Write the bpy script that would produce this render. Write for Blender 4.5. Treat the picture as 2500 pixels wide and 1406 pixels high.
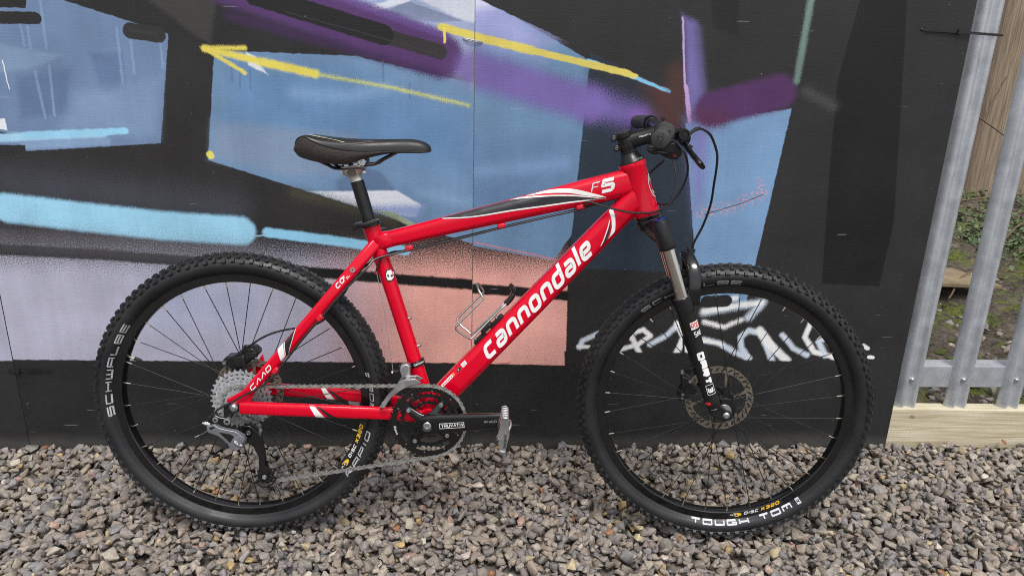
import bpy, bmesh, math, random
import numpy as np
from mathutils import Matrix, Vector

for _o in list(bpy.data.objects):
    bpy.data.objects.remove(_o)
SC = bpy.context.scene
COL = SC.collection
PI = math.pi
RAD = math.radians

# ------------------------------------------------------------------ camera
cam_data = bpy.data.cameras.new('camera')
cam_data.sensor_width = 36.0
cam_data.lens = 26.464
cam_data.clip_start = 0.02
cam_data.clip_end = 400.0
cam = bpy.data.objects.new('camera', cam_data)
COL.objects.link(cam)
cam.matrix_world = Matrix((
    (0.99848642, -0.00951294, -0.05416986, 0.51894037),
    (-0.04837447, 0.31672325, -0.94728364, -1.54900164),
    (0.02616830, 0.94847029, 0.31578368, 1.13118507),
    (0, 0, 0, 1)))
SC.camera = cam

# ------------------------------------------------------------------ sky, sun, exposure
SUN_EL, SUN_AZ = 64.0, 172.0          # azimuth clockwise from +Y: the veiled sun stands high behind the camera
world = bpy.data.worlds.new('World')
SC.world = world
world.use_nodes = True
wn, wl = world.node_tree.nodes, world.node_tree.links
wn.clear()
sky = wn.new('ShaderNodeTexSky')
sky.sky_type = 'NISHITA'
sky.sun_disc = False
sky.sun_elevation = RAD(SUN_EL)
sky.sun_rotation = RAD(SUN_AZ)
sky.air_density = 1.0
sky.dust_density = 3.0
sky.ozone_density = 1.0
hsv = wn.new('ShaderNodeHueSaturation')
hsv.inputs['Saturation'].default_value = 0.28     # cloud cover: a paler, greyer sky
bg = wn.new('ShaderNodeBackground')
bg.inputs['Strength'].default_value = 0.15
wo = wn.new('ShaderNodeOutputWorld')
wl.new(sky.outputs[0], hsv.inputs['Color'])
wl.new(hsv.outputs[0], bg.inputs['Color'])
wl.new(bg.outputs[0], wo.inputs['Surface'])

sun_data = bpy.data.lights.new('sun', 'SUN')
sun_data.energy = 1.5
sun_data.angle = RAD(18)
sun_data.color = (1.0, 0.965, 0.92)
sun = bpy.data.objects.new('sun', sun_data)
COL.objects.link(sun)
_a = RAD(SUN_AZ)
_dir = Vector((math.sin(_a) * math.cos(RAD(SUN_EL)), math.cos(_a) * math.cos(RAD(SUN_EL)), math.sin(RAD(SUN_EL))))
sun.rotation_euler = _dir.to_track_quat('Z', 'Y').to_euler()
sun.location = (0, -3, 6)

SC.view_settings.view_transform = 'Standard'
SC.view_settings.look = 'None'
SC.view_settings.gamma = 1.0
SC.view_settings.exposure = 0.42
SC.view_settings.use_curve_mapping = False
SC.render.engine = 'CYCLES'
SC.cycles.max_bounces = 6
SC.cycles.diffuse_bounces = 3
SC.cycles.glossy_bounces = 4
SC.cycles.transmission_bounces = 2
SC.cycles.use_denoising = False       # the fine grain of spray paint and stone survives better undenoised
SC.cycles.filter_width = 1.05

# ------------------------------------------------------------------ helpers
def lin(c):
    return tuple(((v / 255.0) / 12.92 if v / 255.0 <= 0.04045 else ((v / 255.0 + 0.055) / 1.055) ** 2.4) for v in c)

class MB:
    """collects vertices and faces, then links them as one mesh object"""
    def __init__(self):
        self.v, self.f, self.m = [], [], []
    def add(self, verts, faces, mi=0):
        n = len(self.v)
        self.v.extend([tuple(p) for p in verts])
        for f in faces:
            self.f.append(tuple(i + n for i in f))
            self.m.append(mi)
    def box(self, c, s, rot=None, mi=0):
        vs = []
        for x in (-1, 1):
            for y in (-1, 1):
                for z in (-1, 1):
                    p = Vector((x * s[0] / 2, y * s[1] / 2, z * s[2] / 2))
                    if rot is not None:
                        p = rot @ p
                    vs.append(p + Vector(c))
        self.add(vs, [(0, 1, 3, 2), (4, 6, 7, 5), (0, 4, 5, 1), (2, 3, 7, 6), (0, 2, 6, 4), (1, 5, 7, 3)], mi)
    def tube(self, pts, rad, seg=10, cap=True, sect=None, lat=None, closed=False, mi=0):
        """sweep a section along pts; rad a number, a list, or list of (in-plane, lateral); sect: unit section [(a, b)]"""
        pts = [Vector(p) for p in pts]
        n = len(pts)
        if not isinstance(rad, (list, tuple)):
            rad = [rad] * n
        if sect is None:
            sect = [(math.cos(2 * PI * i / seg), math.sin(2 * PI * i / seg)) for i in range(seg)]
        k = len(sect)
        vs = []
        T = []
        for i in range(n):
            if closed:
                t = pts[(i + 1) % n] - pts[i - 1]
            else:
                t = pts[min(i + 1, n - 1)] - pts[max(i - 1, 0)]
            T.append(t.normalized())
        if lat is not None:
            L = Vector(lat)
            N = (L - T[0] * L.dot(T[0])).normalized()
        else:
            a = Vector((0, 0, 1)) if abs(T[0].z) < .9 else Vector((1, 0, 0))
            N = (a - T[0] * a.dot(T[0])).normalized()
        for i in range(n):
            if lat is not None:
                L = Vector(lat)
                N = (L - T[i] * L.dot(T[i])).normalized()
            else:
                N = (N - T[i] * N.dot(T[i])).normalized()
            Bn = T[i].cross(N)
            r = rad[i]
            ra, rb = (r if isinstance(r, (list, tuple)) else (r, r))
            for (a, b) in sect:
                vs.append(pts[i] + Bn * (a * ra) + N * (b * rb))
        fs = []
        for i in range(n if closed else n - 1):
            j = (i + 1) % n
            for s in range(k):
                s2 = (s + 1) % k
                fs.append((i * k + s, i * k + s2, j * k + s2, j * k + s))
        if cap and not closed:
            fs.append(tuple(range(k - 1, -1, -1)))
            fs.append(tuple((n - 1) * k + s for s in range(k)))
        self.add(vs, fs, mi)
    def cyl(self, p0, p1, r0, r1=None, seg=16, mi=0):
        self.tube([p0, p1], [r0, r0 if r1 is None else r1], seg, mi=mi)
    def lathe(self, prof, c=(0, 0, 0), seg=32, mi=0, closed=True):
        """revolve (radius, y) profile round the y axis through c"""
        k = len(prof)
        vs = []
        for i in range(seg):
            a = 2 * PI * i / seg
            for (r, y) in prof:
                vs.append((c[0] + r * math.cos(a), c[1] + y, c[2] + r * math.sin(a)))
        fs = []
        for i in range(seg):
            j = (i + 1) % seg
            for s in range(k if closed else k - 1):
                s2 = (s + 1) % k
                fs.append((i * k + s, j * k + s, j * k + s2, i * k + s2))
        self.add(vs, fs, mi)
    def prism(self, poly, y0, y1, mi=0):
        """extrude an (x, z) outline from y0 to y1"""
        n = len(poly)
        vs = [(p[0], y0, p[1]) for p in poly] + [(p[0], y1, p[1]) for p in poly]
        fs = [tuple(range(n)), tuple(range(2 * n - 1, n - 1, -1))]
        for i in range(n):
            j = (i + 1) % n
            fs.append((i, i + n, j + n, j))
        self.add(vs, fs, mi)
    def sphere(self, c, r, seg=10, rings=7, mi=0):
        rr = r if isinstance(r, (list, tuple)) else (r, r, r)
        vs, fs = [], []
        for i in range(1, rings):
            t = PI * i / rings
            for s in range(seg):
                a = 2 * PI * s / seg
                vs.append((c[0] + rr[0] * math.sin(t) * math.cos(a), c[1] + rr[1] * math.sin(t) * math.sin(a), c[2] + rr[2] * math.cos(t)))
        top, bot = len(vs), len(vs) + 1
        vs += [(c[0], c[1], c[2] + rr[2]), (c[0], c[1], c[2] - rr[2])]
        for i in range(rings - 2):
            for s in range(seg):
                s2 = (s + 1) % seg
                fs.append((i * seg + s, (i + 1) * seg + s, (i + 1) * seg + s2, i * seg + s2))
        for s in range(seg):
            s2 = (s + 1) % seg
            fs.append((top, s, s2))
            fs.append((bot, (rings - 2) * seg + s2, (rings - 2) * seg + s))
        self.add(vs, fs, mi)
    def mesh(self, name, mats, sharp=35, smooth=True, fix=True):
        me = bpy.data.meshes.new(name)
        me.from_pydata(self.v, [], self.f)
        for m in (mats if isinstance(mats, (list, tuple)) else [mats]):
            me.materials.append(m)
        me.polygons.foreach_set('material_index', self.m)
        if fix:
            bm = bmesh.new()
            bm.from_mesh(me)
            bmesh.ops.recalc_face_normals(bm, faces=bm.faces)
            bm.to_mesh(me)
            bm.free()
        me.update()
        if smooth:
            me.polygons.foreach_set('use_smooth', [True] * len(me.polygons))
            if sharp:
                me.set_sharp_from_angle(angle=RAD(sharp))
        return me
    def build(self, name, mats, parent=None, mat=None, sharp=35, smooth=True, bevel=0, fix=True):
        return link(name, self.mesh(name, mats, sharp, smooth, fix), parent, mat, bevel)

def link(name, data, parent=None, mat=None, bevel=0):
    o = bpy.data.objects.new(name, data)
    COL.objects.link(o)
    if parent is not None:
        o.parent = parent
    if mat is not None:
        o.matrix_local = mat
    if bevel:
        b = o.modifiers.new('bevel', 'BEVEL')
        b.width = bevel
        b.segments = 2
        b.limit_method = 'ANGLE'
        b.angle_limit = RAD(40)
    return o

def empty(name, parent=None, mat=None):
    o = bpy.data.objects.new(name, None)
    o.empty_display_size = 0.05
    COL.objects.link(o)
    if parent is not None:
        o.parent = parent
    if mat is not None:
        o.matrix_local = mat
    return o

def tag(o, label, cat, group=None):
    o['label'] = label
    o['category'] = cat
    if group:
        o['group'] = group
    return o

def spline(pts, n=8):
    """Catmull-Rom through the points"""
    P = [Vector(p) for p in pts]
    P = [P[0] * 2 - P[1]] + P + [P[-1] * 2 - P[-2]]
    out = []
    for i in range(1, len(P) - 2):
        for k in range(n):
            t = k / n
            a, b, c, d = P[i - 1], P[i], P[i + 1], P[i + 2]
            out.append(0.5 * ((2 * b) + (c - a) * t + (2 * a - 5 * b + 4 * c - d) * t * t + (3 * b - a - 3 * c + d) * t ** 3))
    out.append(P[-2])
    return out

# ------------------------------------------------------------------ materials
def pm(name, rgb, rough=0.5, metal=0.0, var=0.15, vscale=30.0, bump=0.0, bscale=200.0, coat=0.0, rvar=0.08, spec=0.5, hue2=None, stretch=None):
    """principled paint / metal / rubber with mottled colour, uneven gloss and fine relief"""
    m = bpy.data.materials.new(name)
    m.use_nodes = True
    n, l = m.node_tree.nodes, m.node_tree.links
    n.clear()
    out = n.new('ShaderNodeOutputMaterial')
    b = n.new('ShaderNodeBsdfPrincipled')
    l.new(b.outputs[0], out.inputs[0])
    tc = n.new('ShaderNodeTexCoord')
    src = tc.outputs['Object']
    if stretch:
        mp = n.new('ShaderNodeMapping')
        mp.inputs['Scale'].default_value = stretch
        l.new(src, mp.inputs[0])
        src = mp.outputs[0]
    nz = n.new('ShaderNodeTexNoise')
    nz.inputs['Scale'].default_value = vscale
    nz.inputs['Detail'].default_value = 5
    l.new(src, nz.inputs['Vector'])
    mx = n.new('ShaderNodeMix')
    mx.data_type = 'RGBA'
    lo = tuple(c * (1 - var) for c in rgb) if hue2 is None else hue2
    mx.inputs[6].default_value = (*lo, 1)
    mx.inputs[7].default_value = (*[min(1, c * (1 + (var if hue2 is None else 0))) for c in rgb], 1)
    cr = n.new('ShaderNodeMapRange')
    cr.inputs[1].default_value = 0.32
    cr.inputs[2].default_value = 0.68
    l.new(nz.outputs[0], cr.inputs[0])
    l.new(cr.outputs[0], mx.inputs[0])
    l.new(mx.outputs[2], b.inputs['Base Color'])
    mr = n.new('ShaderNodeMapRange')
    mr.inputs[1].default_value = 0.3
    mr.inputs[2].default_value = 0.7
    mr.inputs[3].default_value = max(0.02, rough - rvar)
    mr.inputs[4].default_value = min(1, rough + rvar)
    l.new(nz.outputs[0], mr.inputs[0])
    l.new(mr.outputs[0], b.inputs['Roughness'])
    b.inputs['Metallic'].default_value = metal
    b.inputs['Specular IOR Level'].default_value = spec
    if coat:
        b.inputs['Coat Weight'].default_value = coat
        b.inputs['Coat Roughness'].default_value = 0.04
    if bump:
        bn = n.new('ShaderNodeTexNoise')
        bn.inputs['Scale'].default_value = bscale
        bn.inputs['Detail'].default_value = 3
        l.new(src, bn.inputs['Vector'])
        bp = n.new('ShaderNodeBump')
        bp.inputs['Strength'].default_value = bump
        bp.inputs['Distance'].default_value = 0.002
        l.new(bn.outputs[0], bp.inputs['Height'])
        l.new(bp.outputs[0], b.inputs['Normal'])
    return m

M = {}
M['red'] = pm('red_gloss_paint', (0.60, 0.0006, 0.019), 0.2, var=0.06, vscale=6, coat=0.34, rvar=0.05, spec=0.12)
M['red_dull'] = pm('red_plastic', (0.55, 0.004, 0.02), 0.4, var=0.05)
M['black_gloss'] = pm('black_gloss', (0.006, 0.006, 0.0065), 0.18, var=0.2, coat=0.3, spec=0.4)
M['black_satin'] = pm('black_satin', (0.0085, 0.0085, 0.009), 0.36, var=0.2, bump=0.05, spec=0.42)
M['black_matt'] = pm('black_plastic', (0.009, 0.009, 0.009), 0.5, var=0.2, bump=0.1, bscale=600, spec=0.4)
M['rubber'] = pm('tyre_rubber', (0.0180, 0.0178, 0.0185), 0.44, hue2=(0.0105, 0.0110, 0.0130), vscale=14, bump=0.14, bscale=350, rvar=0.12, spec=0.42)
M['grip'] = pm('grip_rubber', (0.036, 0.038, 0.037), 0.7, var=0.15, bump=0.25, bscale=700)
M['cable'] = pm('cable_sheath', (0.013, 0.013, 0.014), 0.35)
M['spoke'] = pm('spoke_black', (0.010, 0.010, 0.011), 0.42)
M['alu'] = pm('brushed_alloy', (0.62, 0.61, 0.58), 0.34, metal=1.0, var=0.1, vscale=60)
M['silver'] = pm('satin_silver', (0.46, 0.47, 0.48), 0.3, metal=0.9, var=0.12, vscale=50)
M['chrome'] = pm('polished_steel', (0.56, 0.54, 0.51), 0.07, metal=1.0, var=0.04, rvar=0.03)
M['brass'] = pm('nickel_nipple', (0.62, 0.57, 0.44), 0.3, metal=1.0)
M['steel'] = pm('sprocket_steel', (0.40, 0.41, 0.425), 0.5, metal=0.45, var=0.2, vscale=90)
M['rotor'] = pm('worn_rotor_steel', (0.25, 0.212, 0.168), 0.45, metal=0.7, var=0.15, vscale=70)
M['chain'] = pm('oily_chain_steel', (0.34, 0.34, 0.32), 0.4, metal=0.7, var=0.35, vscale=160)
M['grey_paint'] = pm('grey_metallic_paint', (0.17, 0.18, 0.195), 0.35, metal=0.35, var=0.2)
M['white_print'] = pm('white_print', (0.78, 0.78, 0.77), 0.4, var=0.04, coat=0.4)
M['tyre_print'] = pm('grey_tyre_print', (0.46, 0.46, 0.49), 0.6, var=0.25, vscale=60)
M['tyre_print_new'] = pm('pale_tyre_print', (0.60, 0.60, 0.66), 0.6, var=0.15, vscale=60)
M['tyre_print_dim'] = pm('grey_tyre_print_dull', (0.30, 0.30, 0.30), 0.6, var=0.15, vscale=60)
M['black_print'] = pm('black_print', (0.012, 0.012, 0.016), 0.3, coat=0.4)
M['yellow_print'] = pm('yellow_print', (0.80, 0.48, 0.02), 0.45)
M['red_print'] = pm('red_print', (0.55, 0.02, 0.03), 0.4)
M['orange_print'] = pm('orange_print', (0.70, 0.18, 0.03), 0.4)
M['cream_print'] = pm('cream_print', (0.62, 0.58, 0.36), 0.5)
M['tan_print'] = pm('tan_print', (0.07, 0.056, 0.045), 0.5)
M['saddle_top'] = pm('saddle_vinyl', (0.012, 0.012, 0.013), 0.42, bump=0.12, bscale=500)
M['saddle_side'] = pm('saddle_fabric', (0.038, 0.030, 0.027), 0.85, var=0.55, vscale=420, bump=0.6, bscale=420)
M['blue_knob'] = pm('blue_anodised', (0.03, 0.06, 0.42), 0.3, metal=0.5)
M['galv'] = pm('galvanised_steel', (0.45, 0.475, 0.51), 0.42, metal=0.5, var=0.12, vscale=22, bump=0.12, bscale=80, rvar=0.08)
M['wire'] = pm('tie_wire', (0.45, 0.46, 0.48), 0.35, metal=0.9)
M['tie_black'] = pm('zip_tie_nylon', (0.011, 0.011, 0.012), 0.4)
M['tie_pink'] = pm('pink_painted_wire', (0.55, 0.25, 0.20), 0.5)
M['old_wood'] = pm('weathered_wood', (0.34, 0.26, 0.185), 0.8, var=0.4, vscale=9, bump=0.6, bscale=14, stretch=(13, 13, 0.4), hue2=(0.15, 0.11, 0.075))
M['timber'] = pm('treated_timber', (0.62, 0.56, 0.42), 0.7, var=0.3, vscale=10, bump=0.5, bscale=16, stretch=(0.6, 8, 14), hue2=(0.42, 0.36, 0.23))
M['knot'] = pm('timber_knot', (0.26, 0.22, 0.13), 0.7, var=0.4, vscale=60)
M['cream'] = pm('cream_render', (0.66, 0.60, 0.47), 0.8, var=0.2, vscale=6, bump=0.4, bscale=30)
M['ply'] = pm('bare_plywood', (0.22, 0.165, 0.095), 0.8, var=0.25, vscale=8)
M['leaf'] = pm('ivy_leaf', (0.11, 0.155, 0.05), 0.5, var=0.5, vscale=14, hue2=(0.035, 0.062, 0.022))
M['moss'] = pm('moss_cushion', (0.095, 0.105, 0.018), 0.95, var=0.4, vscale=130, hue2=(0.03, 0.042, 0.010), bump=1.0, bscale=300)
M['twig'] = pm('dry_twig', (0.13, 0.085, 0.055), 0.8, var=0.3)
M['dead_leaf'] = pm('dead_leaf', (0.22, 0.085, 0.035), 0.7, var=0.3, vscale=60)
MURAL_MIDDLE = [
('p',(172,172,191),0.0043,0,1,((-0.2707,0.6253),(1.4016,0.6488),(1.4151,0.2609),(-0.3533,0.2663))),
('p',(234,170,157),0.3762,0.3,1,((0.9447,0.8144),(1.7161,0.8286),(1.8025,-0.1602),(0.9071,-0.1549))),
('p',(150,160,190),0.1732,0.3,0.6,((0.4052,0.4897),(0.6823,0.4811),(0.6732,0.3635),(0.3898,0.3614))),
('p',(39,37,37),0.1133,1.6,1,((-0.2582,1.0814),(1.5876,1.1293),(1.6266,0.57),(0.7523,0.5595),(-0.3845,0.5676))),
('s',(20,19,20),0.015,0.0075,0.6,1,((-0.0384,0.5785),(0.2785,0.5649),(0.4862,0.5506),(0.8145,0.5238),(1.0747,0.5037),(1.2622,0.4916))),
('p',(34,34,35),0.0035,0,1,((-0.3533,0.2663),(1.4151,0.2609),(1.4348,-0.3031),(-0.48,-0.2848))),
('p',(102,126,160),0.0029,0.3,1,((-0.0485,1.1953),(0.2106,1.2028),(0.2677,1.1883),(0.5105,1.1172),(0.4624,0.8567),(0.1279,0.8309),(-0.1276,0.826))),
('p',(88,110,146),0.0252,0.5,0.9,((0.1392,1.0071),(0.2729,1.0341),(0.2459,0.9222),(0.1318,0.9099))),
('p',(88,111,147),0.0175,0.5,0.9,((0.3212,1.0684),(0.3981,1.0703),(0.3853,0.9889),(0.3357,0.9683))),
('p',(120,146,176),0.0152,0.5,0.8,((0.0965,1.086),(0.2534,1.062),(0.1912,1.0321),(0.0834,1.0153))),
('p',(118,144,176),0.0394,0.5,0.8,((0.2682,0.9716),(0.4782,1.0152),(0.4568,0.8768),(0.2234,0.8721))),
('s',(122,150,184),0.003,0.0038,0.3,0.7,((0.1681,1.1293),(0.1711,1.0814))),
('s',(122,150,184),0.003,0.0038,0.3,0.7,((0.1851,1.1298),(0.1841,1.0743))),
('s',(122,150,184),0.003,0.0038,0.3,0.7,((0.2236,1.1808),(0.2212,1.0752))),
('s',(122,150,184),0.0031,0.0039,0.3,0.7,((0.2208,1.0376),(0.2143,0.9196))),
('s',(122,150,184),0.0031,0.0039,0.3,0.7,((0.1858,1.0225),(0.1908,0.9132))),
('s',(122,150,184),0.0031,0.0039,0.3,0.7,((0.3913,1.1261),(0.3885,0.9986))),
('s',(122,150,184),0.0031,0.0039,0.3,0.7,((0.4201,1.1065),(0.419,1.0234))),
('s',(122,150,184),0.0031,0.0039,0.3,0.7,((0.4892,1.0914),(0.4889,1.0394))),
('p',(36,35,36),0.0019,0,1,((0.0806,1.1991),(0.1966,1.2024),(0.1878,1.1671),(0.0739,1.164))),
('s',(38,36,36),0.0141,0.0028,0.2,1,((0.0977,1.1429),(0.2063,1.144))),
('s',(46,44,45),0.0182,0.0029,0.2,1,((0.4221,1.1214),(0.4861,1.1138))),
('s',(56,54,54),0.0029,0.0038,0.3,0.8,((0.4242,1.1233),(0.4854,1.1156))),
('s',(160,208,234),0.0108,0.0089,0.8,0.95,((0.0449,0.8605),(0.3229,0.8781))),
('s',(145,205,235),0.0079,0.0049,0.5,1,((0.1345,0.8693),(0.3793,0.8853))),
('s',(130,160,195),0.0099,0.0119,0.8,0.7,((0.1303,0.8451),(0.3302,0.8591))),
('p',(225,228,235),0.0029,0.3,1,((0.0441,0.9081),(0.0946,0.9082),(0.0956,0.8814),(0.04,0.8863))),
('p',(30,30,32),0.0059,0.3,1,((0.0205,0.8859),(0.0981,0.8735),(0.0171,0.8679))),
('s',(225,230,238),0.0012,0.001,0.2,1,((0.1138,1.0463),(0.1171,0.9798))),
('p',(36,35,36),0.003,0.2,1,((0.0127,0.8448),(0.1303,0.8451),(0.131,0.8259),(0.0074,0.8174))),
('p',(101,134,169),0.003,0.2,1,((0.6149,1.0834),(0.7874,1.0801),(0.945,1.0784),(1.2455,1.0187),(1.2499,0.6052),(0.5739,0.8168))),
('p',(90,130,172),0.0912,0.5,0.8,((0.6632,1.058),(0.8845,1.0539),(1.236,0.9436),(1.2373,0.7986),(0.7741,0.8832),(0.6411,0.9208))),
('p',(118,138,166),0.0347,0.5,0.9,((0.5951,0.9098),(0.9475,0.8867),(0.9439,0.7934),(0.7671,0.7797),(0.5816,0.8232))),
('s',(82,104,140),0.0025,0.003,0.3,0.6,((0.6526,1.0482),(0.6511,1.0096))),
('s',(82,104,140),0.0025,0.003,0.3,0.6,((0.6718,1.0439),(0.6686,0.9954))),
('s',(82,104,140),0.0025,0.003,0.3,0.6,((0.6958,1.0377),(0.694,0.9911))),
('s',(82,104,140),0.0025,0.003,0.3,0.6,((1.0192,1.0668),(1.0188,1.0182))),
('s',(82,104,140),0.0025,0.003,0.3,0.6,((1.0832,1.0149),(1.0837,0.9803))),
('p',(84,110,142),0.0146,0.5,0.9,((0.891,0.7713),(0.9548,0.8062),(1.0064,0.7945),(1.045,0.7463),(0.8893,0.7351))),
('s',(125,160,198),0.014,0.0301,2,0.6,((0.801,0.9857),(0.9411,0.981),(1.0225,1.0036))),
('s',(130,165,200),0.0128,0.032,2,0.5,((1.1104,0.7431),(1.2381,0.7126))),
('p',(150,165,200),0.0594,0.5,1,((0.855,1.2304),(1.2529,1.2419),(1.2558,1.009),(1.1643,1.051))),
('p',(205,212,226),0.0098,0.4,1,((1.0866,1.2188),(1.2531,1.2236),(1.2539,1.1585),(1.2122,1.1668))),
('p',(122,134,164),0.0039,0.2,1,((1.0252,1.1784),(1.0806,1.2076),(1.2161,1.165),(1.1448,1.1593))),
('s',(215,222,235),0.0078,0.0049,0.3,1,((1.002,1.187),(1.0807,1.2132))),
('p',(160,168,205),0.05,0.5,0.9,((1.1448,1.1556),(1.2541,1.1491),(1.2548,1.0919),(1.2044,1.1098))),
('p',(37,36,36),0.0029,0.2,1,((0.419,1.2267),(0.7407,1.2361),(0.9569,1.0777),(0.6148,1.0824),(0.5664,1.1103))),
('p',(58,55,54),0.0134,0.8,1,((0.4543,1.2098),(0.6343,1.215),(0.6084,1.0964),(0.5674,1.1196))),
('s',(78,46,100),0.0527,0.0254,1,1,((0.6372,1.2456),(1.1644,1.082))),
('s',(92,58,130),0.0099,0.0138,0.8,0.8,((0.9118,1.2138),(1.1745,1.13))),
('s',(60,32,80),0.0099,0.0256,1,0.8,((0.6579,1.1609),(1.1542,1.041))),
('s',(48,44,47),0.0178,0.004,0.2,1,((0.9866,1.1344),(1.1584,1.0924))),
('s',(26,25,27),0.0243,0.0039,0.2,1,((0.7196,1.2102),(1.0219,1.1278))),
('s',(60,56,60),0.0015,0.002,0.3,0.5,((0.7937,1.1739),(1.1544,1.0875))),
('p',(218,222,230),0.0049,0.5,1,((0.6895,1.0796),(0.7103,1.0706),(0.7365,1.0291),(0.6928,1.0492))),
('s',(226,212,84),0.0049,0.0078,1.2,1,((0.5881,1.0865),(0.6883,1.089))),
('s',(226,212,84),0.0044,0.0059,1.2,1,((0.59,1.0865),(0.6835,1.0316))),
('s',(230,214,82),0.0078,0.0078,1.2,1,((0.5928,1.0856),(0.7269,1.0577))),
('s',(230,214,82),0.0099,0.0089,1.2,1,((0.7269,1.0577),(0.8536,1.0328))),
('s',(206,208,96),0.0032,0.0081,2.4,0.9,((0.8585,1.032),(1.0426,1.0041),(1.2296,0.9656))),
('s',(222,208,90),0.0092,0.0031,0.3,1,((0.5803,0.8304),(0.5811,0.8283))),
('p',(214,220,230),0.0063,0.4,1,((0.8269,0.7405),(1.045,0.7473),(1.1089,0.7095),(1.0925,0.6776),(0.977,0.6922))),
('p',(128,146,194),0.0234,0.8,0.9,((0.951,0.7049),(1.1207,0.7108),(1.0989,0.6722),(0.9769,0.689))),
('p',(150,166,134),0.0054,0.4,1,((0.9845,0.6956),(1.0353,0.6899),(1.1093,0.6492),(1.0772,0.6531))),
('s',(70,68,50),0.0126,0.0316,2,0.7,((0.7851,0.7377),(0.9507,0.6973),(1.0347,0.6657))),
('s',(70,74,86),0.0449,0.0816,2,0.55,((0.0734,0.7468),(0.6152,0.6899))),
('s',(152,210,238),0.0381,0.0134,0.7,1,((0.0605,0.6856),(0.2416,0.6649),(0.4445,0.6441),(0.6394,0.6337))),
('s',(140,205,236),0.0128,0.0075,0.7,1,((0.7065,0.6313),(0.8621,0.6124),(1.0652,0.5859))),
('s',(150,190,220),0.0021,0.0032,0.6,0.9,((0.6719,0.6198),(0.7039,0.6247))),
('s',(90,88,95),0.0354,0.0624,2.2,0.5,((0.0068,0.6021),(0.6459,0.5604))),
('s',(222,205,88),0.009,0.005,0.5,1,((1.1626,1.1504),(1.2543,1.1283))),
('s',(232,216,86),0.003,0.002,0.2,1,((1.1686,1.1487),(1.1705,1.1156))),
('s',(112,88,160),0.0384,0.0404,1,0.85,((1.245,1.0627),(1.235,1.0576))),
]
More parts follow.
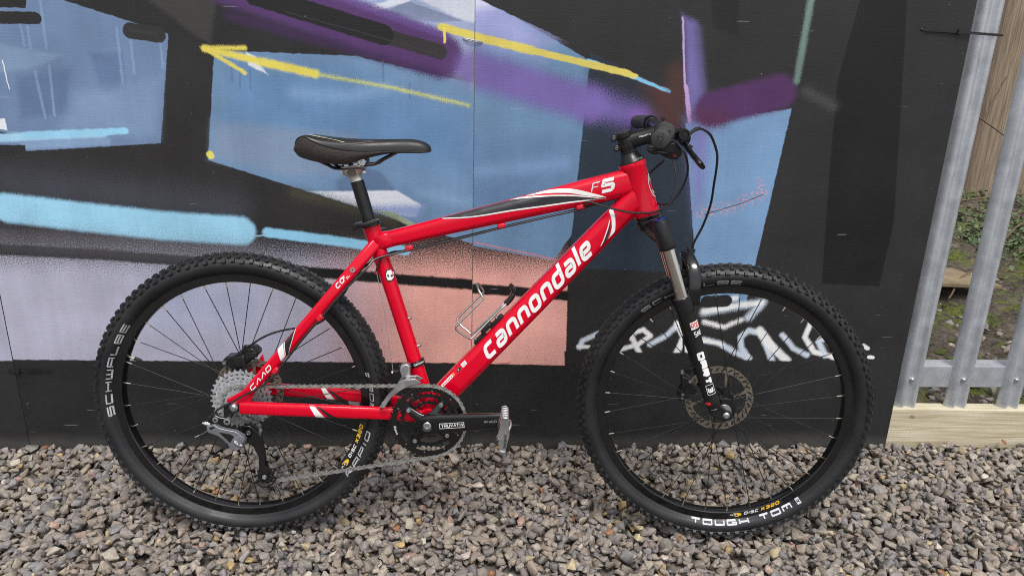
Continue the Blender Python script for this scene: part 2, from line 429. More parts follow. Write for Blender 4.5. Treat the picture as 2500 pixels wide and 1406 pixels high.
MURAL_RIGHT = [
('p',(38,37,39),0.0932,0.3,0.9,((0.6844,1.28),(1.3519,1.2996),(1.7194,-0.1671),(0.8744,-0.1621))),
('p',(234,170,158),0.0034,0.2,1,((-0.0594,0.6458),(0.2554,0.639),(0.2654,0.255),(-0.0592,0.2599))),
('p',(39,37,37),0.1019,1.7,1,((-0.1624,0.92),(0.3574,0.931),(0.384,0.5492),(-0.1683,0.5634))),
('s',(21,20,21),0.0145,0.0067,0.5,1,((-0.0261,0.483),(0.1076,0.4749),(0.2767,0.4623))),
('p',(39,38,38),0.0036,0.2,1,((0.2594,0.5593),(0.6308,0.5637),(0.7255,-0.3082),(0.2852,-0.304))),
('p',(34,34,35),0.0036,0,1,((-0.0592,0.2599),(0.2666,0.255),(0.2941,-0.3041),(-0.059,-0.3007))),
('p',(99,134,168),0.0032,0.3,1,((-0.0303,1.2426),(0.2864,1.0804),(0.2643,0.6369),(0.2181,0.5634),(-0.0268,0.6059))),
('p',(92,124,161),0.0636,0.5,0.8,((-0.018,0.8924),(0.254,0.8979),(0.2537,0.6947),(-0.0163,0.6686))),
('s',(200,120,125),0.0022,0.0033,1.4,0.8,((0.0058,0.6109),(0.2269,0.5659))),
('s',(120,155,195),0.0148,0.0316,2,0.5,((0.0038,0.7988),(0.2365,0.8243))),
('p',(150,155,205),0.0893,0.6,1,((-0.1077,1.3193),(0.0385,1.2336),(0.1862,1.13),(0.1623,1.0958),(-0.1093,1.127))),
('p',(215,218,234),0.0391,0.6,0.9,((-0.1077,1.3193),(0.011,1.2328),(0.0341,1.2012),(-0.1089,1.174))),
('p',(39,52,66),0.0032,0.2,1,((0.2877,1.1278),(0.5102,1.1336),(0.6058,0.5319),(0.2581,0.542))),
('p',(34,38,46),0.0732,0.4,0.8,((0.2864,1.0804),(0.4533,1.0441),(0.5416,0.9961),(0.551,0.9039),(0.2832,0.9396))),
('s',(112,88,160),0.0452,0.0411,1.3,0.9,((-0.0293,1.0619),(0.1864,1.0031),(0.2916,0.9754))),
('s',(112,96,168),0.0315,0.0525,1.6,0.8,((0.2913,0.9804),(0.4304,0.9428))),
('s',(130,86,172),0.0169,0.0422,1.3,0.9,((0.4123,0.9444),(0.4254,0.9529))),
('s',(80,46,42),0.042,0.0735,1.2,0.95,((0.4698,1.0346),(0.5044,0.9443))),
('s',(120,190,225),0.0041,0.0031,0.4,1,((0.2812,1.0813),(0.4014,1.0429),(0.4918,1.0111))),
('s',(222,205,90),0.0101,0.0061,0.5,1,((-0.0297,1.1357),(0.1418,1.101))),
('s',(218,202,92),0.0082,0.0041,0.4,1,((0.1418,1.101),(0.4009,1.0488))),
('p',(39,38,38),0.003,0.4,1,((0.002,1.2417),(0.0092,1.2144),(0.3272,1.0834),(0.4544,1.0312),(0.5283,1.0139),(0.5041,1.2562))),
('s',(72,46,42),0.0231,0.0462,1.2,0.9,((0.5064,1.0553),(0.5205,0.9753))),
('p',(106,98,158),0.0231,0.6,0.95,((0.5106,1.1909),(0.5438,1.1767),(0.5935,0.9462),(0.5595,0.9249),(0.5478,0.935))),
('p',(90,85,130),0.0209,0.6,0.6,((0.533,1.1821),(0.557,1.1675),(0.5965,0.977),(0.5797,0.9562))),
('s',(190,158,205),0.0023,0.0015,0.3,1,((0.509,1.1871),(0.5302,1.026))),
('s',(186,150,200),0.0053,0.0032,0.6,1,((0.5335,1.0241),(0.5519,0.9371))),
('p',(110,146,184),0.0034,0.6,1,((0.5417,0.9328),(0.8145,0.9757),(0.7729,0.5654),(0.7614,0.4488),(0.6261,0.4476),(0.6048,0.5634))),
('p',(112,110,168),0.0541,0.8,0.9,((0.5457,0.9349),(0.6075,0.9259),(0.6068,0.7444),(0.5905,0.711))),
('s',(76,40,88),0.0445,0.0191,1.4,1,((0.6059,0.9691),(0.7745,1.0156))),
('s',(88,40,75),0.0213,0.0426,1,0.7,((0.5802,0.9511),(0.6319,0.947))),
('s',(108,132,126),0.0083,0.0104,1.2,0.9,((0.8246,1.2562),(0.816,1.0447))),
('s',(225,150,160),0.0155,0.0244,3.2,0.7,((0.6049,0.7001),(0.6917,0.7181),(0.7643,0.7579))),
('s',(225,150,160),0.0066,0.0221,3.4,0.6,((0.7544,0.7906),(0.7657,0.7469))),
('s',(40,42,48),0.0011,0.0011,0.8,0.9,((0.6165,0.6958),(0.7021,0.7238),(0.7674,0.7514))),
('p',(15,15,17),0.0055,0.4,1,((0.9486,1.2597),(1.0642,1.2631),(1.0951,1.0249),(1.1394,0.6935),(1.1331,0.4994),(0.9624,0.5061),(0.9414,0.7851),(0.9191,1.0209))),
('p',(27,26,27),0.0082,0.4,0.9,((0.5716,1.2489),(0.6434,1.251),(0.6519,1.1489),(0.5861,1.1644))),
('s',(90,95,90),0.0107,0.0213,2.6,0.35,((0.8467,1.0182),(0.9219,0.9842))),
('s',(204,216,230),0.0106,0.0163,0.9,1,((0.6449,0.4193),(0.7008,0.4304),(0.7505,0.4401),(0.808,0.4486),(0.7742,0.4043))),
('s',(240,245,246),0.0065,0.007,0.6,1,((0.6447,0.4206),(0.7006,0.4317),(0.7503,0.4415),(0.8056,0.4473))),
('s',(240,245,246),0.0073,0.0093,0.6,1,((0.7072,0.4569),(0.732,0.4611))),
('s',(36,35,36),0.0173,0.0035,0.1,1,((0.6479,0.4498),(0.7032,0.4529))),
('s',(240,245,246),0.0057,0.0117,1.2,1,((0.6481,0.3899),(0.7074,0.3741),(0.7546,0.3974))),
('s',(204,216,230),0.0073,0.0092,0.7,1,((0.3016,0.311),(0.3099,0.3315),(0.3652,0.3589))),
('s',(240,245,246),0.0049,0.0058,0.5,1,((0.2983,0.3131),(0.3555,0.3114))),
('s',(240,245,246),0.0073,0.0081,0.7,1,((0.4355,0.3661),(0.4713,0.2983))),
('s',(240,245,246),0.0065,0.0081,0.7,1,((0.4291,0.3492),(0.4787,0.3644),(0.5005,0.3469),(0.4663,0.3209),(0.4165,0.3049))),
('s',(204,216,230),0.0074,0.0105,0.7,1,((0.5014,0.3211),(0.5439,0.3466),(0.5757,0.3806))),
('s',(240,245,246),0.009,0.0082,0.7,1,((0.5722,0.3839),(0.5966,0.3435),(0.5807,0.2968))),
('s',(240,245,246),0.0082,0.0071,0.7,1,((0.5966,0.3435),(0.6129,0.297))),
('s',(204,216,230),0.0083,0.0106,0.7,1,((0.6196,0.3259),(0.6539,0.3357),(0.7002,0.325),(0.7453,0.2998),(0.7902,0.2791))),
('s',(240,245,246),0.0049,0.0047,0.5,1,((0.6288,0.3301),(0.6672,0.3323),(0.707,0.3223))),
('s',(204,216,230),0.0083,0.0095,0.7,1,((0.7902,0.2791),(0.7654,0.3102),(0.7573,0.3445),(0.7792,0.3651),(0.8125,0.3572),(0.8373,0.3175),(0.8603,0.269))),
('s',(240,245,246),0.0117,0.0095,0.7,1,((0.8114,0.3653),(0.8503,0.3176),(0.9024,0.2727))),
('s',(204,216,230),0.0075,0.0095,0.7,1,((0.8779,0.3522),(0.9165,0.3111),(0.9589,0.2904))),
('s',(240,245,246),0.0075,0.0083,0.6,1,((0.9539,0.3867),(0.9439,0.3457),(0.977,0.301),(1.0459,0.2825))),
('s',(204,216,230),0.0076,0.0108,0.7,1,((1.0276,0.3531),(0.9852,0.3322),(1.0115,0.2907))),
('s',(240,245,246),0.0059,0.0048,0.5,1,((1.1186,0.3206),(1.1333,0.3123))),
('s',(240,245,246),0.0051,0.0036,0.3,1,((1.1414,0.2858),(1.1542,0.2844))),
('p',(35,35,36),0.0049,0.2,1,((0.2599,0.2977),(0.6363,0.296),(0.6997,-0.308),(0.289,-0.304))),
('p',(36,36,37),0.0063,0.3,1,((0.6264,0.2769),(1.401,0.2638),(1.528,-0.3159),(0.6868,-0.3078))),
]

# ------------------------------------------------------------------ the painted hoarding
WALL_Y = 0.3914

def paint(rgb):
    c = lin(rgb)
    m = sum(c) / 3
    k = 1.0 if m < 0.05 else 1.07 if m < 0.42 else 0.97
    return tuple(min(0.82, (v * 0.94 + m * 0.06) * k) for v in c) + (1.0,)

class NG:
    """tiny node-building helper for the mural"""
    def __init__(self, name):
        self.m = bpy.data.materials.new(name)
        self.m.use_nodes = True
        self.n, self.l = self.m.node_tree.nodes, self.m.node_tree.links
        self.n.clear()
    def put(self, sock, v):
        if hasattr(v, 'is_output'):
            self.l.new(v, sock)
        else:
            sock.default_value = v
    def math(self, op, a, b=0.0, c=None, clamp=False):
        x = self.n.new('ShaderNodeMath')
        x.operation = op
        x.use_clamp = clamp
        self.put(x.inputs[0], a)
        self.put(x.inputs[1], b)
        if c is not None:
            self.put(x.inputs[2], c)
        return x.outputs[0]
    def vec(self, op, a, b=None, scale=None):
        x = self.n.new('ShaderNodeVectorMath')
        x.operation = op
        self.put(x.inputs[0], a)
        if b is not None:
            self.put(x.inputs[1], b)
        if scale is not None:
            self.put(x.inputs['Scale'], scale)
        return x.outputs['Value'] if op in ('DOT_PRODUCT', 'LENGTH', 'DISTANCE') else x.outputs[0]
    def noise(self, vec, scale, detail=2.0, rough=0.5):
        x = self.n.new('ShaderNodeTexNoise')
        x.inputs['Scale'].default_value = scale
        x.inputs['Detail'].default_value = detail
        x.inputs['Roughness'].default_value = rough
        self.l.new(vec, x.inputs['Vector'])
        return x
    def rng(self, v, a, b, c, d, smooth=False):
        x = self.n.new('ShaderNodeMapRange')
        if smooth:
            x.interpolation_type = 'SMOOTHSTEP'
        for i, q in enumerate((v, a, b, c, d)):
            self.put(x.inputs[i], q)
        return x.outputs[0]
    def mix(self, fac, a, b, blend='MIX'):
        x = self.n.new('ShaderNodeMix')
        x.data_type = 'RGBA'
        x.blend_type = blend
        self.put(x.inputs[0], fac)
        self.put(x.inputs[6], a)
        self.put(x.inputs[7], b)
        return x.outputs[2]

def mural_material(name, layers, base):
    g = NG(name)
    out = g.n.new('ShaderNodeOutputMaterial')
    bsdf = g.n.new('ShaderNodeBsdfPrincipled')
    g.l.new(bsdf.outputs[0], out.inputs[0])
    tc = g.n.new('ShaderNodeTexCoord')
    P = tc.outputs['Object']
    wob = g.noise(P, 55.0, 3.0).outputs['Color']
    wob = g.vec('SUBTRACT', wob, (0.5, 0.5, 0.5))
    Pw = g.vec('ADD', P, g.vec('SCALE', wob, scale=0.006))
    sep = g.n.new('ShaderNodeSeparateXYZ')
    g.l.new(Pw, sep.inputs[0])
    comb = g.n.new('ShaderNodeCombineXYZ')
    g.l.new(sep.outputs[0], comb.inputs[0])
    g.l.new(sep.outputs[2], comb.inputs[1])
    comb.inputs[2].default_value = 1.0
    p = comb.outputs[0]
    fine = g.noise(P, 330.0, 3.0, 0.75).outputs[0]
    fine = g.math('SUBTRACT', fine, 0.5)
    fine = g.math('MULTIPLY', fine, 3.6)
    spk = g.rng(g.noise(P, 150.0, 3.0, 0.6).outputs[0], 0.53, 0.56, 0.0, 1.0)
    broad = g.noise(P, 7.0, 4.0).outputs[0]
    # brush marks of the roller coat: slight vertical streaks
    mp = g.n.new('ShaderNodeMapping')
    mp.inputs['Scale'].default_value = (60, 1, 3)
    g.l.new(P, mp.inputs[0])
    streak = g.noise(mp.outputs[0], 1.0, 3.0).outputs[0]
    col = paint(base)
    for li, L in enumerate(layers):
        if li and li % 3 == 0:
            # each batch of strokes is read after the one under it
            p = g.vec('ADD', p, g.vec('SCALE', col, scale=1e-9))
        if L[0] == 's':
            _, rgb, r, soft, grain, op, pts = L
            d = None
            for (a, b) in zip(pts[:-1], pts[1:]):
                ba = (b[0] - a[0], b[1] - a[1])
                q = ba[0] ** 2 + ba[1] ** 2
                pa = g.vec('SUBTRACT', p, (a[0], a[1], 1.0))
                h = g.math('ADD', g.vec('DOT_PRODUCT', pa, (ba[0] / q, ba[1] / q, 0.0)), 0.0, clamp=True)
                di = g.vec('DISTANCE', pa, g.vec('SCALE', (ba[0], ba[1], 0.0), scale=h))
                d = di if d is None else g.math('MINIMUM', d, di)
        else:
            _, rgb, soft, grain, op, pts = L
            ar = sum(pts[i - 1][0] * pts[i][1] - pts[i][0] * pts[i - 1][1] for i in range(len(pts)))
            if ar < 0:
                pts = pts[::-1]
            r = 0.0
            d = None
            for i in range(len(pts)):
                a, b = pts[i - 1], pts[i]
                dx, dz = b[0] - a[0], b[1] - a[1]
                le = math.hypot(dx, dz)
                nx, nz = dz / le, -dx / le
                di = g.vec('DOT_PRODUCT', p, (nx, nz, -(nx * a[0] + nz * a[1])))
                d = di if d is None else g.math('MAXIMUM', d, di)
        soft = max(soft, 0.0012)
        if 0.05 < grain < 3:
            d = g.math('MULTIPLY_ADD', fine, grain * soft * 0.55, d)
        mask = g.rng(d, r - soft * 0.5, r + soft * 0.5, op, 0.0, True)
        if grain >= 3:
            mask = g.math('MULTIPLY', mask, spk)       # flung specks
        col = g.mix(mask, col, paint(rgb))
    # wear: faint mottling, streaks, pale specks where paint has chipped
    v = g.rng(broad, 0.3, 0.7, 0.86, 1.12)
    v2 = g.rng(streak, 0.3, 0.7, 0.965, 1.035)
    v3 = g.rng(fine, -0.5, 0.5, 0.93, 1.07)
    col = g.mix(1.0, col, g.math('MULTIPLY', g.math('MULTIPLY', v, v2), v3), 'MULTIPLY')
    sm = g.n.new('ShaderNodeMapping')
    sm.inputs['Scale'].default_value = (9, 1, 190)
    sm.inputs['Rotation'].default_value = (0, 0.03, 0)
    g.l.new(P, sm.inputs[0])
    scr = g.noise(sm.outputs[0], 1.0, 2.0).outputs[0]
    col = g.mix(g.rng(scr, 0.735, 0.76, 0.0, 0.35), col, (0.42, 0.43, 0.45, 1))
    chips = g.noise(P, 95.0, 1.0).outputs[0]
    col = g.mix(g.rng(chips, 0.775, 0.80, 0.0, 0.45), col, (0.33, 0.33, 0.32, 1))
    scuff = g.math('MULTIPLY', g.rng(g.noise(P, 4.5, 5.0, 0.65).outputs[0], 0.52, 0.75, 0.0, 0.22), g.rng(fine, 0.0, 0.6, 0.0, 1.0))
    col = g.mix(scuff, col, (0.16, 0.155, 0.14, 1))
    # splashed dust along the foot of the board
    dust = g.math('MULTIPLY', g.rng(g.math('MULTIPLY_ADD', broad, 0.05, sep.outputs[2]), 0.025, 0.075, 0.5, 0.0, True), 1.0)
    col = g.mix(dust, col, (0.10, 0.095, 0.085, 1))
    g.l.new(col, bsdf.inputs['Base Color'])
    g.l.new(g.rng(broad, 0.3, 0.7, 0.46, 0.62), bsdf.inputs['Roughness'])
    bsdf.inputs['Specular IOR Level'].default_value = 0.38
    gr = g.n.new('ShaderNodeMapping')
    gr.inputs['Scale'].default_value = (1, 1, 14)
    g.l.new(P, gr.inputs[0])
    grain = g.noise(gr.outputs[0], 18.0, 4.0).outputs[0]
    hgt = g.math('MULTIPLY_ADD', fine, 0.12, grain)
    hgt = g.math('MULTIPLY_ADD', broad, 5.0, hgt)      # the boards are not quite flat
    bp = g.n.new('ShaderNodeBump')
    bp.inputs['Strength'].default_value = 0.16
    bp.inputs['Distance'].default_value = 0.002
    g.l.new(hgt, bp.inputs['Height'])
    g.l.new(bp.outputs[0], bsdf.inputs['Normal'])
    return g.m

M['ply_edge'] = pm('plywood_edge', (0.05, 0.045, 0.04), 0.8, var=0.4, vscale=90)

def hoarding_panel(x0, x1, mat, label, z1=2.44, tilt=0.0):
    mb = MB()
    t = 0.014
    mb.box(((x1 - x0) / 2, t / 2, (z1 - 0.03) / 2 + 0.0), (x1 - x0, t, z1 + 0.03))
    o = mb.build('painted_panel', [mat, M['ply_edge']], None, Matrix.Translation((x0, WALL_Y, 0)), smooth=False, bevel=0.0012)
    for pl in o.data.polygons:
        if abs(pl.normal.y) < 0.5:
            pl.material_index = 1
    return tag(o, label, 'hoarding panel', 'plywood hoarding panels painted with a mural')

mm_ = mural_material('mural_middle', MURAL_MIDDLE, (35, 34, 34))
mr_ = mural_material('mural_right', MURAL_RIGHT, (39, 38, 38))
ml_ = mural_material('mural_left', [
    ('p', (166, 167, 187), 0.004, 0, 1, ((-0.5, 0.262), (2, 0.262), (2, 0.575), (-0.5, 0.575))),
    ('s', (20, 19, 20), 0.015, 0.0075, 0.6, 1, ((-0.4, 0.585), (1.3, 0.575))),
    ('p', (102, 126, 160), 0.003, 0.3, 1, ((0.5, 0.84), (2, 0.84), (2, 1.25), (0.5, 1.25)))], (37, 36, 36))
hoarding_panel(-1.962, -0.7232, ml_, 'plywood panel at the left edge, joined beside the rear wheel by a black tie')
hoarding_panel(-0.7215, 0.5214, mm_, 'plywood panel behind the saddle, painted with blue windows, cyan strokes and a yellow arrow')
hoarding_panel(0.5225, 1.7675, mr_, 'mostly black plywood panel behind the front wheel, with a white graffiti tag')

# ------------------------------------------------------------------ ground and gravel
rng = np.random.default_rng(7)

def stone_material():
    m = bpy.data.materials.new('gravel_stone')
    m.use_nodes = True
    n, l = m.node_tree.nodes, m.node_tree.links
    b = n['Principled BSDF']
    at = n.new('ShaderNodeAttribute')
    at.attribute_name = 'stone_colour'
    tc = n.new('ShaderNodeTexCoord')
    nz = n.new('ShaderNodeTexNoise')
    nz.inputs['Scale'].default_value = 170
    nz.inputs['Detail'].default_value = 5
    nz.inputs['Roughness'].default_value = 0.65
    l.new(tc.outputs['Object'], nz.inputs['Vector'])
    r = n.new('ShaderNodeMapRange')
    r.inputs[1].default_value = 0.25
    r.inputs[2].default_value = 0.75
    r.inputs[3].default_value = 0.62
    r.inputs[4].default_value = 1.38
    l.new(nz.outputs[0], r.inputs[0])
    mx = n.new('ShaderNodeMix')
    mx.data_type = 'RGBA'
    mx.blend_type = 'MULTIPLY'
    mx.inputs[0].default_value = 1
    l.new(at.outputs['Color'], mx.inputs[6])
    l.new(r.outputs[0], mx.inputs[7])
    l.new(mx.outputs[2], b.inputs['Base Color'])
    b.inputs['Roughness'].default_value = 0.62
    b.inputs['Specular IOR Level'].default_value = 0.4
    nz2 = n.new('ShaderNodeTexNoise')
    nz2.inputs['Scale'].default_value = 420
    nz2.inputs['Detail'].default_value = 3
    l.new(tc.outputs['Object'], nz2.inputs['Vector'])
    bp = n.new('ShaderNodeBump')
    bp.inputs['Strength'].default_value = 0.45
    bp.inputs['Distance'].default_value = 0.0015
    l.new(nz2.outputs[0], bp.inputs['Height'])
    l.new(bp.outputs[0], b.inputs['Normal'])
    return m

def rock_prototypes(count):
    out = []
    for _ in range(count):
        bm = bmesh.new()
        k = rng.integers(8, 14)
        for _i in range(k):
            d = rng.normal(size=3)
            d /= np.linalg.norm(d)
            d = np.sign(d) * np.abs(d) ** 0.8
            bm.verts.new(d * rng.uniform(0.75, 1.05))
        r = bmesh.ops.convex_hull(bm, input=bm.verts)
        dead = [e for e in r['geom_interior'] if isinstance(e, bmesh.types.BMVert)]
        bmesh.ops.delete(bm, geom=dead, context='VERTS')
        bmesh.ops.bevel(bm, geom=list(bm.edges), offset=0.035, segments=1, affect='EDGES', clamp_overlap=True)
        bmesh.ops.triangulate(bm, faces=bm.faces)
        bm.verts.ensure_lookup_table()
        v = np.array([q.co[:] for q in bm.verts], dtype=np.float32)
        f = np.array([[q.index for q in fc.verts] for fc in bm.faces], dtype=np.int32)
        bm.free()
        out.append((v, f))
    return out

PALETTE = np.array([(0.235, 0.205, 0.180), (0.200, 0.185, 0.172), (0.260, 0.225, 0.190), (0.175, 0.158, 0.150), (0.215, 0.190, 0.185),
                    (0.290, 0.262, 0.228), (0.150, 0.145, 0.148), (0.225, 0.186, 0.158), (0.185, 0.178, 0.188), (0.36, 0.30, 0.20), (0.33, 0.24, 0.12), (0.27, 0.135, 0.075), (0.40, 0.36, 0.32), (0.32, 0.22, 0.19)])
PWEIGHT = np.array([15, 15, 13, 12, 11, 8, 6, 9, 6, 2.0, 0.8, 0.35, 2.2, 0.7])
PWEIGHT = PWEIGHT / PWEIGHT.sum()
PALETTE = PALETTE * np.array([1.12, 1.09, 1.03])
ROCKS = rock_prototypes(36)

def scatter_stones(name, x0, x1, y0, y1, count, size, base, mat, skip=None, label=None):
    """stones dropped one after another onto a height field, so that each rests on those below it"""
    cell = 0.004
    nx, ny = int((x1 - x0) / cell) + 24, int((y1 - y0) / cell) + 24
    H = np.full((nx, ny), base, dtype=np.float32)
    V, F, Cc, off = [], [], [], 0
    xs = rng.uniform(x0, x1, count)
    ys = rng.uniform(y0, y1, count)
    sz = size * np.clip(rng.lognormal(0.0, 0.27, count), 0.45, 1.6)
    for i in range(count):
        x, y = xs[i], ys[i]
        if skip is not None and skip(x, y):
            continue
        v, f = ROCKS[rng.integers(len(ROCKS))]
        s = np.array([1.0, rng.uniform(0.68, 1.0), rng.uniform(0.5, 0.8)]) * sz[i] * 0.5
        a = rng.uniform(0, 2 * PI)
        R = np.array(Matrix.Rotation(a, 3, 'Z') @ Matrix.Rotation(rng.normal(0, 0.36), 3, 'X') @ Matrix.Rotation(rng.normal(0, 0.36), 3, 'Y'), dtype=np.float32)
        w = (v * s) @ R.T
        r = sz[i] * 0.36
        ix, iy = int((x - x0) / cell) + 12, int((y - y0) / cell) + 12
        k = max(1, int(r / cell))
        sl = H[max(0, ix - k):ix + k + 1, max(0, iy - k):iy + k + 1]
        ground = 0.5 * sl.mean() + 0.5 * H[ix, iy]
        hz = -w[:, 2].min()
        z = ground + hz * 0.62
        if z > base + 0.030:
            continue
        top = z + w[:, 2].max() * 0.75
        np.maximum(sl, top, out=sl)
        w = w + np.array([x, y, z], dtype=np.float32)
        c = PALETTE[rng.choice(len(PALETTE), p=PWEIGHT)] * rng.uniform(0.78, 1.2)
        V.append(w)
        F.append(f + off)
        Cc.append(np.repeat(np.array([[*c, 1.0]], dtype=np.float32), len(v), axis=0))
        off += len(v)
    V, F, Cc = np.concatenate(V), np.concatenate(F), np.concatenate(Cc)
    me = bpy.data.meshes.new(name)
    me.vertices.add(len(V))
    me.vertices.foreach_set('co', V.astype(np.float32).ravel())
    me.loops.add(F.size)
    me.loops.foreach_set('vertex_index', F.astype(np.int32).ravel())
    me.polygons.add(len(F))
    me.polygons.foreach_set('loop_start', np.arange(0, F.size, 3, dtype=np.int32))
    me.update(calc_edges=True)
    at = me.attributes.new('stone_colour', 'FLOAT_COLOR', 'POINT')
    at.data.foreach_set('color', Cc.ravel())
    me.materials.append(mat)
    o = link(name, me)
    o['kind'] = 'stuff'
    if label:
        o['label'] = label
    return o

M['stone'] = stone_material()
GRAVEL_BASE = -0.0225
scatter_stones('gravel', -1.05, 2.5, -0.42, 0.388, 20000, 0.0268, GRAVEL_BASE, M['stone'], label='loose grey brown gravel under the bicycle')

M['ground'] = pm('gritty_soil', (0.13, 0.115, 0.10), 0.9, var=0.4, vscale=40, bump=0.8, bscale=120)
gm = MB()
gm.add([(-60, -60, -0.03), (60, -60, -0.03), (60, 0.395, -0.03), (-60, 0.395, -0.03)], [(0, 1, 2, 3)])
go = gm.build('ground', M['ground'], fix=False)
go['kind'] = 'structure'

# dead leaves and twigs on the gravel
def dead_leaf(x, y, z, s, a, label):
    mb = MB()
    pts = [(-1, 0, 0), (-.5, .42, .12), (.1, .5, .2), (.6, .3, .1), (1.1, 0, .05), (.6, -.32, .16), (.1, -.48, .22), (-.5, -.4, .1)]
    mb.add([(0, 0, -.05)] + pts, [(0, i, i % 8 + 1) for i in range(1, 9)])
    mb.v = [(q[0] * s, q[1] * s, q[2] * s) for q in mb.v]
    o = mb.build('dead_leaf', M['dead_leaf'], None, Matrix.Translation((x, y, z)) @ Matrix.Rotation(a, 4, 'Z') @ Matrix.Rotation(.3, 4, 'X'), sharp=0)
    sd = o.modifiers.new('thickness', 'SOLIDIFY')
    sd.thickness = 0.0006
    return tag(o, label, 'dead leaf', 'dead leaves on the gravel')

# ------------------------------------------------------------------ palisade fence
FY = WALL_Y + 0.017
fence = empty('palisade_fence', None, Matrix.Translation((1.82, FY, 0)))
tag(fence, 'galvanised steel palisade fence standing at the right of the painted panels', 'fence')
def pale_mesh():
    # W-section pale: two flanges, two ridges and a valley between them
    prof = [(-0.035, 0.019), (-0.031, 0.012), (-0.024, 0.0035), (-0.019, 0.0005), (-0.015, 0.0005), (-0.011, 0.0035), (-0.005, 0.0105), (0.0, 0.0125), (0.005, 0.0105), (0.011, 0.0035), (0.015, 0.0005), (0.019, 0.0005), (0.024, 0.0035), (0.031, 0.012), (0.035, 0.019)]
    t = 0.0028
    out = [(x, y) for x, y in prof] + [(x, y + t) for x, y in reversed(prof)]
    mb = MB()
    z0, z1 = 0.094, 2.35
    n = len(out)
    vs = [(x, y, z0) for x, y in out] + [(x, y, z1) for x, y in out]
    fs = [(i, (i + 1) % n, (i + 1) % n + n, i + n) for i in range(n)]
    k = len(prof)
    for b in (0, n):
        for i in range(k - 1):
            fs.append((b + i, b + i + 1, b + n - 2 - i, b + n - 1 - i))
    mb.add(vs, fs)
    return mb.mesh('pale', M['galv'], sharp=60)
_pale = pale_mesh()
PX = [1.8215 - 0.1565 * 2, 1.8215 - 0.1565, 1.8215, 1.9795, 2.1425, 2.300, 2.457]
bm_ = MB()
bm_.sphere((0, 0.0065, 0), (0.0062, 0.0045, 0.0068), 8, 6)
bm_.cyl((0, 0.007, 0), (0, 0.016, 0), 0.0042, seg=8)
_bolt = bm_.mesh('bolt', M['alu'])
for i, x in enumerate(PX):
    o = link('pale', _pale, fence, Matrix.Translation((x - 1.82, 0.0, 0.0)) @ Matrix.Rotation(RAD((0.2, -.3, .25, -0.15, 0.35, 0.1, -.2)[i]), 4, 'Y'))
    for zz in (0.2025, 2.1):
        link('bolt', _bolt, fence, Matrix.Translation((x - 1.82 + 0.001, -0.001, zz)))
for zz in (0.205, 2.1):
    # angle iron: upright leg behind the pales, top leg going back
    rl = MB()
    pr = [(.0175, -.031), (.0225, -.031), (.0225, .031), (.070, .031), (.070, .036), (.0175, .036)]
    vs = [(-1.1, a, zz + b) for a, b in pr] + [(1.5, a, zz + b) for a, b in pr]
    rl.add(vs, [(0, 1, 2, 3, 4, 5), (11, 10, 9, 8, 7, 6)] + [(i, (i + 1) % 6, (i + 1) % 6 + 6, i + 6) for i in range(6)])
    rl.build('rail', M['galv'], fence, bevel=0.001, smooth=False)
for x in (1.2, -1.35):
    pb = MB()
    pb.box((x, 0.10, 1.1), (0.06, 0.10, 2.4))
    pb.build('fence_post', M['galv'], fence, bevel=0.002)

# gravel board under the fence
tb = MB()
tb.box((0.0, 0.0, 0.03), (1.9, 0.045, 0.130))
to = tb.build('timber_board', [M['timber']], None, Matrix.Translation((2.60, WALL_Y + 0.030, 0.012)) @ Matrix.Rotation(RAD(0.5), 4, 'Y'), smooth=False, bevel=0.003)
tag(to, 'pale treated timber board on edge under the palisade fence', 'timber board')
kn = MB()
kn.sphere((0, 0, 0), (0.017, 0.0012, 0.013), 14, 8)
kn.sphere((0.003, -0.0006, 0.001), (0.007, 0.0012, 0.005), 12, 6)
kn.build('wood_knot', M['knot'], to, Matrix.Translation((-0.765, -0.0215, 0.070)))

# ------------------------------------------------------------------ behind the fence
def soil_height(x, y):
    return (0.03 * np.sin(1.7 * x + 0.6 * y) + 0.025 * np.sin(2.9 * y - x) + 0.02 * np.sin(7.1 * x + 3.3 * y) + 0.012 * np.sin(13 * x - 9 * y) + 0.008 * np.sin(29 * x + 17 * y)
            + 0.01 * np.maximum(0, y - 2.2) - 0.0)
def yard_material():
    g = NG('mossy_soil')
    out = g.n.new('ShaderNodeOutputMaterial')
    b = g.n.new('ShaderNodeBsdfPrincipled')
    g.l.new(b.outputs[0], out.inputs[0])
    P = g.n.new('ShaderNodeTexCoord').outputs['Object']
    n1 = g.noise(P, 4.2, 6.0, 0.62).outputs[0]
    n2 = g.noise(P, 38.0, 5.0, 0.65).outputs[0]
    n3 = g.noise(P, 11.0, 4.0).outputs[0]
    soil = g.mix(g.rng(n2, 0.3, 0.7, 0, 1), (0.022, 0.017, 0.013, 1), (0.15, 0.115, 0.085, 1))
    soil = g.mix(g.rng(n3, 0.52, 0.7, 0, 0.6), soil, (0.24, 0.20, 0.16, 1))
    moss = g.mix(g.rng(n2, 0.35, 0.65, 0, 1), (0.035, 0.048, 0.008, 1), (0.14, 0.165, 0.022, 1))
    c = g.mix(g.rng(g.math('MULTIPLY_ADD', n2, 0.5, n1), 0.75, 0.86, 0, 1, True), soil, moss)
    g.l.new(c, b.inputs['Base Color'])
    b.inputs['Roughness'].default_value = 0.9
    bp = g.n.new('ShaderNodeBump')
    bp.inputs['Strength'].default_value = 1.0
    bp.inputs['Distance'].default_value = 0.03
    g.l.new(n2, bp.inputs['Height'])
    g.l.new(bp.outputs[0], b.inputs['Normal'])
    return g.m
M['yard'] = yard_material()
gx = np.concatenate([np.linspace(-60, -3.2, 8), np.linspace(-3, 7, 260), np.linspace(7.3, 60, 8)])
gy = np.concatenate([np.linspace(0.396, 6.5, 150), np.linspace(7, 60, 10)])
